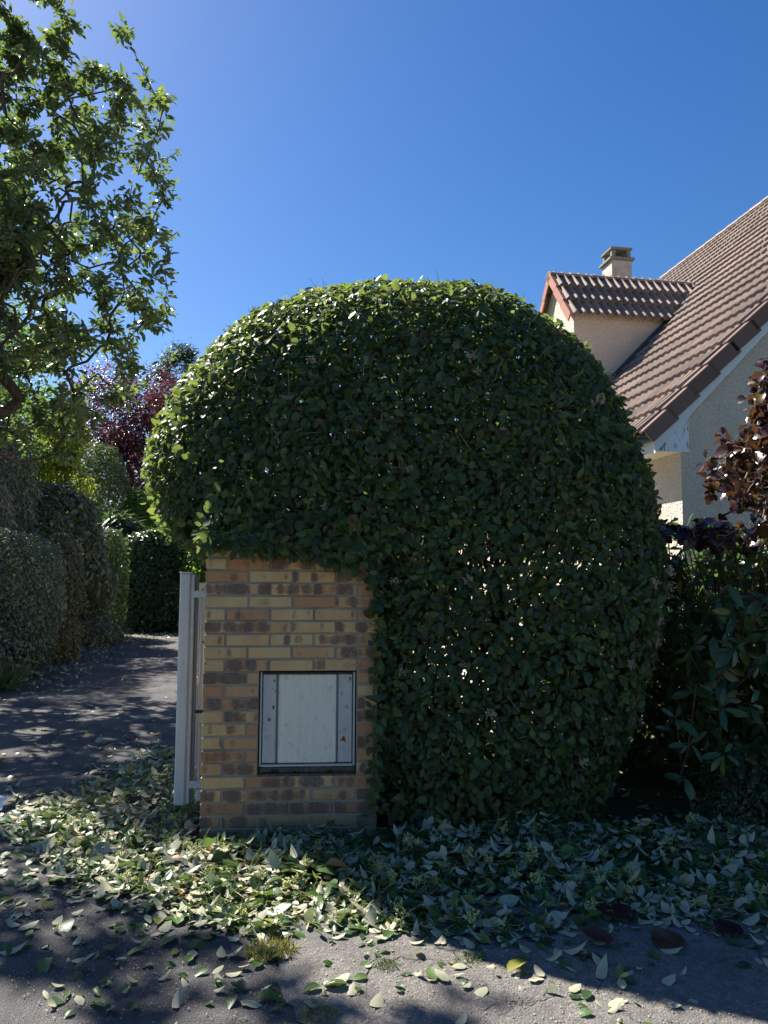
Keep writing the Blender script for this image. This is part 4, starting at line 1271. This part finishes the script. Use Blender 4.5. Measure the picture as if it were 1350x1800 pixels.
def far_tree(name, label, base, top, c, r, ntip, nleaf, mat, size, protos=L2, lump=0.2, power=2.0, spread=0.22, seed=1):
    t_, _ = shape_points(ntip, c, r, power, lump, seed=seed, shell=1.2)
    nodes, par, rad, segs_, load = tree_skeleton(np.array(base, float), t_, 0.008, 0.8, 0.10, seed, np.array(top, float))
    root = empty(name, base, label, 'tree')
    put('trunk', tube_mesh('trunk', segs_, M['bark'], 5), None, root)
    tipn = np.where(load <= 2)[0]
    pk = rng.choice(tipn, nleaf)
    P_ = nodes[pk] + rng.normal(0, spread, (nleaf, 3))
    Q_ = nrm(P_ - np.array(c))
    nd_ = nrm(Q_ + np.array([0, 0, 0.5]) + rng.normal(0, 0.7, (nleaf, 3)))
    xd_ = rng.normal(0, 1, (nleaf, 3)) + np.array([0, 0, -0.3])
    s_ = rng.normal(size, size * 0.2, nleaf).clip(size * 0.5, size * 1.6)
    put('crown', scatter_mesh('crown', protos, P_, xd_, nd_, s_, mat), None, root, kind='stuff')
    return root
far_tree('plum_tree', 'purple leaved plum tree standing behind the shrubs by the driveway', (-9.4, 28.0, 0), (-9.4, 28.0, 3.6), (-9.5, 28.0, 6.2), (2.35, 2.0, 3.4), 330, 27000, M['plum_leaf'], 0.115, spread=0.26, seed=5)
far_tree('shading_tree', 'dense green tree added behind the blue grey conifer to shade the driveway', (-9.7, 16.6, 0), (-9.7, 16.6, 2.4), (-9.6, 16.6, 5.1), (2.1, 2.5, 3.1), 280, 19000, M['bright_green'], 0.11, spread=0.24, seed=15)  # added mostly out of view, crown sized to shade the driveway
far_tree('pine_tree', 'dark pine with upright needle candles behind the purple plum', (-9.3, 34.0, 0), (-9.3, 34.0, 9.6), (-9.0, 34.0, 9.2), (1.5, 1.3, 2.75), 150, 15000, M['pine'], 0.36, NEEDLE, spread=0.16, seed=8)
far_tree('lime_tree', 'distant light green tree seen through the purple plum and the hedge', (-13.5, 26.0, 0), (-13.5, 26.0, 2.0), (-13.5, 26.0, 4.6), (2.4, 2.2, 3.4), 160, 11000, M['bright_green'], 0.15, spread=0.3, seed=11)

# ---------------------------------------------------------------- the overhanging fruit tree on the left
tree = empty('broadleaf_tree', (-5.6, 8.9, 0), 'tall leafy tree overhanging the driveway with ragged twig ends against the sky', 'tree')
# twig ends in the world, along the right hand outline of the crown
tip_l = [(-2.66, 7.3, 6.85), (-2.5, 6.9, 6.55), (-2.32, 7.5, 6.30), (-2.2, 7.2, 5.97), (-2.35, 7.4, 5.75), (-2.28, 7.3, 5.35), (-2.2, 7.3, 5.10), (-2.45, 7.6, 4.90), (-2.15, 7.3, 4.60), (-2.3, 7.4, 4.35), (-2.42, 7.5, 4.12), (-2.48, 7.3, 3.75), (-2.62, 7.5, 3.55), (-2.7, 7.8, 3.30), (-2.95, 7.7, 3.15), (-2.8, 7.0, 4.9), (-2.75, 8.0, 5.6)]
tg = [CAMP + (np.array(t_) - CAMP) * 1.24 for t_ in tip_l]
q1, _ = shape_points(1250, (-5.15, 9.95, 5.7), (2.35, 1.8, 3.3), 2.4, 0.13, seed=2, shell=1.5)
q1 = q1[(q1[:, 0] < -2.95 - 0.12 * np.maximum(q1[:, 2] - 6.5, 0) - 0.5 * np.maximum(4.8 - q1[:, 2], 0)) & (q1[:, 2] > 2.9)]
# a limb reaching towards the street, out of view, shaped to dapple the ground
q2, _ = shape_points(180, (-5.6, 6.45, 5.0), (1.2, 1.15, 1.9), 2.2, 0.15, seed=6, shell=1.6)
q3, _ = shape_points(10, (-4.3, 6.2, 5.6), (0.5, 0.5, 0.7), 2.0, 0.2, seed=7, shell=1.8)  # small unseen clump added to shade the near paving
q4, _ = shape_points(48, (-4.75, 9.4, 8.3), (0.95, 0.7, 0.9), 2.0, 0.2, seed=13, shell=1.5)
q1 = np.concatenate([q1, q2, q3, q4])
tg = np.array(tg + list(q1))
nodes, par, rad, segs_, load = tree_skeleton(np.array([-5.6, 8.9, 0.0]), tg, 0.0052, 0.30, 0.035, 3, np.array([-5.5, 8.9, 2.6]), maxr=0.15)
put('trunk', tube_mesh('trunk', segs_, M['bark'], 6), None, tree)
tw = np.where(load <= 3)[0]; tw = tw[tw > 0]
P_, X_, Nn_ = [], [], []
for i in tw:
    a = nodes[par[i]]; b = nodes[i]; d_ = nrm(b - a)
    for c_ in range(9 if load[i] > 1 else 12):
        q = a + (b - a) * rng.random() + rng.normal(0, 0.022, 3)
        if load[i] == 1 and c_ < 3: q = b + rng.normal(0, 0.03, 3)
        for l_ in range(rng.integers(1, 4)):
            x_ = nrm(d_ * 0.5 + rng.normal(0, 0.8, 3) + np.array([0, 0, -0.25]))
            P_.append(q + x_ * 0.02 + rng.normal(0, 0.03, 3)); X_.append(x_); Nn_.append(nrm(np.array([0, 0, 0.8]) + rng.normal(0, 0.6, 3)))
P_, X_, Nn_ = np.array(P_), np.array(X_), np.array(Nn_)
tl = [leaf_proto(1.0, w_, 3, f_, c_, seed=20 + s_, peak=0.5) for s_, (w_, f_, c_) in enumerate([(0.40, 0.35, 0.25), (0.44, 0.25, 0.40), (0.38, 0.45, 0.10)])]
foliage(tree, 'tree_leaf', tl, P_, X_, Nn_, (0.100 * np.exp(rng.normal(0, 0.25, len(P_)))).clip(0.045, 0.16), M['tree_leaf'], 300, mass_name='crown')

# ---------------------------------------------------------------- right side: laurel, copper hazel, small bush
lau = empty('rhododendron', (2.45, 5.1, 0), 'dark broad leaved evergreen shrub with whorled leaves beside the domed hedge', 'shrub')
wc, wn_ = shape_points(1150, (2.60, 5.15, 0.88), (0.98, 0.80, 0.86), 3.0, 0.12, seed=4, shell=0.9, zmin=0.08)
extra = np.array([(1.60, 4.30, 0.62), (1.70, 4.25, 0.80), (1.82, 4.22, 0.68), (1.58, 4.15, 0.34), (1.78, 4.12, 0.46), (1.64, 4.2, 0.50), (1.90, 4.2, 1.0), (2.0, 4.3, 1.2), (2.05, 4.25, 0.9)])
wc = np.concatenate([wc, extra]); wn_ = np.concatenate([wn_, np.tile([-0.2, -0.95, 0.25], (len(extra), 1))])
P_, X_, Nn_ = [], [], []
sg_ = []
for i in range(len(wc)):
    ax = nrm(wn_[i] + np.array([0, 0, 0.45]) + rng.normal(0, 0.3, 3))
    ref = nrm(np.cross(ax, [0.3, 0.5, 0.8])); ref2 = np.cross(ax, ref)
    k = rng.integers(4, 8); ph = rng.random() * 6.28
    sg_.append((wc[i] - ax * rng.uniform(0.15, 0.35) - np.array([0, -0.05, 0.1]), wc[i], 0.006, 0.004))
    for j in range(k):
        a = ph + 6.283 * j / k + rng.normal(0, 0.45)
        out_ = ref * math.cos(a) + ref2 * math.sin(a)
        el_ = rng.normal(0.05, 0.6)
        x_ = nrm(out_ + ax * el_ + np.array([0, 0, -0.30]))
        P_.append(wc[i] + x_ * 0.012 - ax * abs(rng.normal(0, 0.03))); X_.append(x_); Nn_.append(nrm(ax - out_ * el_ + rng.normal(0, 0.30, 3)))
P_, X_, Nn_ = np.array(P_), np.array(X_), np.array(Nn_)
ll = [leaf_proto(1.0, w_, 4, f_, c_, seed=40 + s_, peak=0.55) for s_, (w_, f_, c_) in enumerate([(0.34, 0.25, 0.18), (0.38, 0.18, 0.30), (0.32, 0.35, 0.10)])]
foliage(lau, 'laurel_leaf', ll, P_, X_, Nn_, rng.normal(0.105, 0.026, len(P_)).clip(0.05, 0.17), M['laurel_leaf'], 300)
for j in range(9):
    b0 = np.array([2.45 + rng.normal(0, 0.15), 5.1 + rng.normal(0, 0.15), 0]); e_ = np.array([2.55, 5.1, 1.0]) + rng.normal(0, 0.4, 3)
    sg_.append((b0, e_, 0.025, 0.008))
put('stems', tube_mesh('stems', sg_, M['twig'], 5), None, lau, kind='stuff')

cop = empty('copper_hazel', (3.25, 5.3, 0), 'copper purple leaved hazel shrub in front of the house gable', 'shrub')
cw, cn = shape_points(950, (3.12, 5.10, 2.24), (0.90, 0.8, 0.70), 2.2, 0.16, seed=9, shell=0.9)
low, ln_ = shape_points(150, (2.55, 4.75, 1.66), (0.82, 0.55, 0.10), 2.0, 0.25, seed=10, shell=0.8)
tgt = np.concatenate([cw, low])
nodes, par, rad, segs_, load = tree_skeleton(np.array([3.3, 5.3, 0.0]), tgt, 0.0028, 0.22, 0.02, 12, np.array([3.25, 5.25, 1.1]), maxr=0.05)
put('stems', tube_mesh('stems', segs_, M['pale_twig'], 5), None, cop)
P_, X_, Nn_ = [], [], []
for i in np.where(load <= 2)[0]:
    a = nodes[par[i]]; b = nodes[i]
    for l_ in range(4):
        q = a + (b - a) * rng.random()
        x_ = nrm((b - a) * 1.5 + rng.normal(0, 0.6, 3) + np.array([0, 0, -0.35]))
        nz = 0.9 if b[2] < 1.85 else 0.45
        P_.append(q + x_ * 0.02); X_.append(x_); Nn_.append(nrm(np.array([-0.1, -0.15, nz]) + rng.normal(0, 0.55, 3)))
P_, X_, Nn_ = np.array(P_), np.array(X_), np.array(Nn_)
cl = [leaf_proto(1.0, w_, 6, f_, c_, serr=0.13, seed=60 + s_, peak=0.52) for s_, (w_, f_, c_) in enumerate([(0.70, 0.30, 0.35), (0.76, 0.15, 0.55), (0.62, 0.50, 0.20)])]
foliage(cop, 'copper_leaf', cl, P_, X_, Nn_, rng.normal(0.075, 0.017, len(P_)).clip(0.04, 0.115), M['copper_leaf'], 300)

shrub('small_bush', 'low dark fine leaved bush at the foot of the broad leaved shrub', 'bush',
      [(6500, (2.25, 4.38, 0.18), (0.50, 0.32, 0.28), 2.2, 0.15)], M['dark_laurel'], 0.028, trunk_r=0.008)
shrub('back_hedge', 'dense dark hedge added behind the broad leaved shrub to darken its gaps', 'hedge',
      [(16000, (2.75, 6.0, 0.72), (1.45, 0.38, 0.74), 4.5, 0.06)], M['dark_laurel'], 0.075, trunk_r=0.02)  # added filler that hides the lit ground so the shrub's gaps look dark
shrub('back_hedge', 'long green hedge closing the back garden beyond the terrace', 'hedge',
      [(22000, (-0.9, 22.4, 1.5), (3.9, 0.9, 1.7), 4.0, 0.08)], M['clip_green'], 0.13, trunk_r=0.03)
shrub('garden_shrub', 'sunlit light green garden shrub glimpsed behind the domed hedge', 'shrub',
      [(6000, (2.1, 8.0, 0.5), (0.7, 0.6, 0.6), 2.2, 0.18)], M['bright_green'], 0.06)

# ---------------------------------------------------------------- fallen leaves and clippings
DP = np.array([(-0.95, 4.12), (-1.02, 4.5), (-1.15, 5.2), (-1.22, 6.3), (-1.75, 6.4), (-1.85, 5.3), (-2.02, 4.6), (-1.95, 4.0), (-1.55, 3.72), (-1.25, 3.42), (-0.95, 3.30), (-0.62, 3.06), (-0.25, 3.02), (0.15, 3.06), (0.45, 2.98), (0.75, 3.05), (1.0, 3.15), (1.5, 3.22), (2.6, 3.30), (2.6, 4.25), (1.5, 4.45), (0.0, 4.35), (-0.06, 4.22)])
def poly_sd(p, poly):
    inside = np.zeros(len(p), bool); dmin = np.full(len(p), 1e9)
    for a, b in zip(poly, np.roll(poly, -1, axis=0)):
        cond = ((a[1] > p[:, 1]) != (b[1] > p[:, 1]))
        xin = (b[0] - a[0]) * (p[:, 1] - a[1]) / (b[1] - a[1] + 1e-12) + a[0]
        inside ^= cond & (p[:, 0] < xin)
        ab = b - a; t_ = np.clip(((p - a) @ ab) / (ab @ ab), 0, 1)
        dmin = np.minimum(dmin, np.linalg.norm(p - (a + t_[:, None] * ab), axis=1))
    return np.where(inside, dmin, -dmin)
def litter_points(n):
    q = np.stack([rng.uniform(-2.9, 2.7, n), rng.uniform(2.2, 7.2, n)], 1)
    sd = poly_sd(q, DP)
    cl_ = 0.75 + 0.6 * vnoise(np.c_[q, np.zeros(n)], 7.0, 31)
    pr_ = np.where(sd > 0, 0.45 + 0.55 * np.clip(sd / 0.12, 0, 1), np.exp(sd / 0.24) * 0.22 + np.where(q[:, 0] < -0.3, 0.022, 0.010)) * np.clip(cl_, 0.25, 1.2)
    left_ = (q[:, 0] < -1.2)
    pr_ = np.where(left_ & (sd > 0), pr_ * 0.62, pr_)
    k_ = rng.random(n) < pr_
    # nothing inside the pillar
    l_ = np.c_[q, np.zeros(n)] - np.array(P0)
    a = l_ @ np.array(pu); b = l_ @ np.array(pv)
    k_ &= ~((a > -0.02) & (a < PW + 0.02) & (b > -0.025) & (b < PD))
    return q[k_], sd[k_]
lq, lsd = litter_points(74000)
n_ = len(lq)
thick = np.clip(lsd / 0.45, 0, 1) * 0.06 + 0.004
thick += 0.05 * np.exp(-((lq[:, 1] - 4.12) / 0.16) ** 2) * (lq[:, 0] > -1.0)
thick *= np.clip(0.8 + 0.8 * vnoise(np.c_[lq, np.zeros(n_)], 11, 5), 0.3, 1.6)
lz = 0.014 + thick * rng.random(n_)
lpos = np.c_[lq, lz]
tiltk = np.where(lsd > 0.05, 0.36, 0.16)[:, None]
lnd = nrm(np.array([0, 0, 1.0]) + rng.normal(0, 1, (n_, 3)) * tiltk)
flipm = rng.random(n_) < 0.48
lxd = rng.normal(0, 1, (n_, 3)) * np.array([1, 1, 0.15])
lsz = (0.053 * np.exp(rng.normal(0, 0.28, n_))).clip(0.02, 0.095)
near_ = lq[:, 1] < 3.1
fl_protos = [leaf_proto(1.0, w_, 4, f_, c_, seed=80 + s_) for s_, (w_, f_, c_) in enumerate([(0.55, 0.20, 0.10), (0.62, 0.30, 0.18), (0.50, 0.12, -0.10), (0.56, 0.4, 0.25), (0.42, 0.7, 0.5), (0.66, 0.15, 0.35), (0.36, 0.3, -0.35)])]
lnd2 = np.where(flipm[:, None], -lnd, lnd)
v_ = CAMP - lpos
score = np.where(in_view(lpos, 0.01), lsz * np.abs(np.sum(lnd * v_, 1)) / np.linalg.norm(v_, axis=1) ** 2 * np.where(lz > 0.01 + thick * 0.55, 1, 0.3), -1)
top300 = np.argsort(-score)[:300]
ms = proto_meshes('fallen_leaf', fl_protos, M['fallen_leaf'])
for k, i in enumerate(top300):
    o = place('fallen_leaf', ms[k % len(ms)], leaf_matrix(lpos[i], lxd[i], lnd2[i], lsz[i]), None)
    x_, y_ = lq[i]
    size_w = 'large' if lsz[i] > 0.074 else ('small' if lsz[i] < 0.056 else 'middling')
    side_w = 'pale grey green leaf lying underside up' if flipm[i] else 'dark green leaf lying shiny side up'
    if lsd[i] > 0.0:
        where = ('in the heap before the brick pillar' if (-0.95 < x_ < -0.05) else 'in the heap beside the gate' if x_ <= -0.95 else 'in the heap below the domed hedge' if x_ < 1.45 else 'in the heap below the broad leaved shrub')
    else:
        where = 'alone on the bare asphalt' if x_ < -0.42 else 'alone on the cracked paving'
    lab = size_w + ' ' + side_w + ' ' + where
    tag(o, lab, 'leaf', 'fallen hedge leaves on the ground')
for k, (sx1, ang, s1) in enumerate(SILL):
    q = P0 + pu * (O_X0 + sx1) + pv * 0.022 + Vector((0, 0, zo0 + 0.012))
    o = place('fallen_leaf', ms[k % len(ms)], leaf_matrix(np.array(q), np.array([math.cos(ang), 0.3 * math.sin(ang), 0.1]), np.array([0.1, -0.6, -0.7]), s1), None)
    tag(o, 'dry pale leaf caught on the ledge under the cupboard door', 'leaf', 'fallen hedge leaves on the ground')
rest = np.ones(n_, bool); rest[top300] = False
tag(put('leaf_litter', scatter_mesh('leaf_litter', fl_protos, lpos[rest], lxd[rest], lnd2[rest], lsz[rest], M['fallen_leaf'])), 'heap of green and pale hedge leaf clippings on the ground', 'leaf litter', kind='stuff')
# leaves blown along the far driveway edge
nq = 1500
t_ = rng.random(nq)
fq = np.c_[np.interp(t_, [0, .45, .75, 1], [-4.65, -5.75, -6.6, -5.0]), np.interp(t_, [0, .45, .75, 1], [9.6, 13.4, 17.6, 19.7])]
fq += rng.normal(0, 1, (nq, 2)) * np.array([0.35, 0.45]) + np.array([0.25, 0])
fp_ = np.c_[fq, rng.uniform(0.012, 0.03, nq)]
sp2 = np.c_[rng.uniform(-5.2, -1.2, 260), rng.uniform(6.5, 19, 260), np.full(260, 0.014)]
fp_ = np.concatenate([fp_, sp2]); nq = len(fp_)
fn2 = nrm(np.array([0, 0, 1.0]) + rng.normal(0, 0.3, (nq, 3))) * np.where(rng.random(nq) < 0.6, -1, 1)[:, None]
tag(put('leaf_litter', scatter_mesh('leaf_litter', L2, fp_, rng.normal(0, 1, (nq, 3)) * np.array([1, 1, .1]), fn2, rng.uniform(0.05, 0.10, nq), M['fallen_leaf'])), 'scattered leaves blown along the far edge of the driveway', 'leaf litter', kind='stuff')
# clipped green stems and flower bits among the leaves
sg_ = []
for i in rng.choice(np.where(lsd > 0.03)[0], 1900):
    a = lpos[i] + np.array([0, 0, 0.015]); d_ = nrm(rng.normal(0, 1, 3) * np.array([1, 1, 0.35])); l_ = rng.uniform(0.03, 0.10)
    m_ = a + d_ * l_ * 0.5 + rng.normal(0, 0.006, 3)
    sg_ += [(a, m_, 0.0016, 0.0014), (m_, a + d_ * l_ + np.array([0, 0, rng.uniform(-.005, .012)]), 0.0014, 0.0009)]
tag(put('stem_clippings', tube_mesh('stem_clippings', sg_, M['green_stem'], 4)), 'fine yellow green cut stems strewn through the leaf heap', 'clippings', kind='stuff')
ff = [flower_head(50 + k, M['fresh_flower'], 0.03) for k in range(3)]
ci = [i for i in rng.choice(np.where((lsd > 0.05))[0], 110, replace=False)]
for k, i in enumerate(ci):
    o = place('flower_clipping', ff[k % 3], leaf_matrix(lpos[i] + np.array([0, 0, 0.02]), rng.normal(size=3), np.array([0, 0, 1.0]) + rng.normal(0, 0.7, 3), rng.uniform(0.8, 1.4)), None)
    x_ = lq[i][0]
    tag(o, 'yellow green clipped flower cluster in the heap ' + ('before the brick pillar' if (-0.95 < x_ < -0.05) else 'beside the gate' if x_ <= -0.95 else 'below the domed hedge' if x_ < 1.45 else 'below the broad leaved shrub'), 'flower', 'flower clusters in the leaf heap')
# broad purple leaves dropped on the paving
pl = [leaf_proto(1.0, 0.85, 6, 0.05, 0.03, serr=0.09, seed=90, peak=0.5), leaf_proto(1.0, 0.78, 6, 0.12, -0.08, serr=0.09, seed=91, peak=0.5)]
pm_ = proto_meshes('purple_leaf', pl, M['copper_leaf'])
for (x_, y_, s_, a_, lab) in ((1.00, 3.17, 0.15, 2.6, 'large crumpled purple leaf on the paving edge with a sunlit spot'), (1.12, 3.02, 0.135, 3.6, 'large flat purple leaf on the paving between two others'),
                              (1.27, 3.06, 0.125, 0.4, 'large purple leaf with a small pale leaf on it'), (0.86, 2.98, 0.12, 2.9, 'dark curled purple leaf on the bare paving'), (1.72, 3.95, 0.14, 1.0, 'purple leaf lying in the leaf heap near the small bush')):
    o = place('purple_leaf', pm_[int(a_ * 10) % 2], leaf_matrix(np.array([x_, y_, 0.03 if y_ < 3.5 else 0.085]), np.array([math.cos(a_), math.sin(a_), 0.0]), np.array([0.05, -0.12, 1.0]), s_), None)
    tag(o, lab, 'leaf', 'purple leaves on the ground')

# tufts of grass and moss in the paving joints
def tuft(name, label, c, n, rad_, h_, mat):
    a = rng.random(n) * 6.283; r_ = np.sqrt(rng.random(n)) * rad_
    p_ = np.c_[c[0] + np.cos(a) * r_ * 1.15, c[1] + np.sin(a) * r_, np.full(n, 0.006)]
    x_ = nrm(np.c_[np.cos(a) * 0.5, np.sin(a) * 0.5, np.ones(n)] + rng.normal(0, 0.45, (n, 3)))
    nn2 = nrm(rng.normal(size=(n, 3)))
    o = put(name, scatter_mesh(name, NEEDLE, p_, x_, nn2, rng.uniform(0.5, 1.2, n) * h_, mat))
    return tag(o, label, 'grass', 'tufts in the paving')
tuft('grass_tuft', 'yellow green grass tuft where the asphalt meets the old paving', (-0.40, 2.92), 620, 0.075, 0.034, M['moss'])
tuft('grass_tuft', 'small green moss tuft beside a paving crack', (0.02, 2.82), 200, 0.035, 0.024, M['grass_blade'])
tuft('grass_tuft', 'low moss patch in the paving joint farthest from the hedge', (-0.19, 2.50), 300, 0.055, 0.022, M['moss'])
tuft('grass_tuft', 'thin grass tuft at the edge of the leaf heap', (0.30, 2.86), 90, 0.04, 0.028, M['grass_blade'])
tuft('grass_tuft', 'long arching grass tuft at the border of the driveway', (-4.95, 9.55), 700, 0.36, 0.34, M['grass_blade'])
tuft('grass_tuft', 'bunch of weeds growing at the gate foot', (-1.30, 6.2), 400, 0.16, 0.16, M['grass_blade'])
# loose grit
ng = 2600
gp = np.c_[rng.uniform(-1.5, 2.2, ng), rng.uniform(2.2, 3.7, ng), np.full(ng, 0.010)]
tet = (np.array([(-.5, -.4, 0), (.5, -.4, 0), (0, .6, 0), (0.05, 0, .6)]), np.array([(0, 1, 3), (1, 2, 3), (2, 0, 3)]))
tag(put('grit', scatter_mesh('grit', [tet], gp, rng.normal(size=(ng, 3)) * np.array([1, 1, 0]), np.tile([0, 0, 1.0], (ng, 1)), rng.uniform(0.003, 0.009, ng), M['mortar'], smooth=False)), 'fine loose grit on the paving', 'grit', kind='stuff')
# scrap of paper at the driveway edge
bm = bmesh.new()
bmesh.ops.create_grid(bm, x_segments=6, y_segments=6, size=0.09)
for v2 in bm.verts:
    v2.co.z = 0.012 * math.sin(v2.co.x * 50) + 0.01 * math.cos(v2.co.y * 42)
bm.transform(Matrix.Translation((-2.30, 4.62, 0.055)) @ Matrix.Rotation(0.3, 4, 'Z') @ Matrix.Rotation(0.15, 4, 'X'))
pe = put('paper_scrap', bm_mesh('paper_scrap', bm, M['paper']))
sol = pe.modifiers.new('thickness', 'SOLIDIFY'); sol.thickness = 0.002
tag(pe, 'crumpled pale blue paper scrap lying on the asphalt', 'paper')
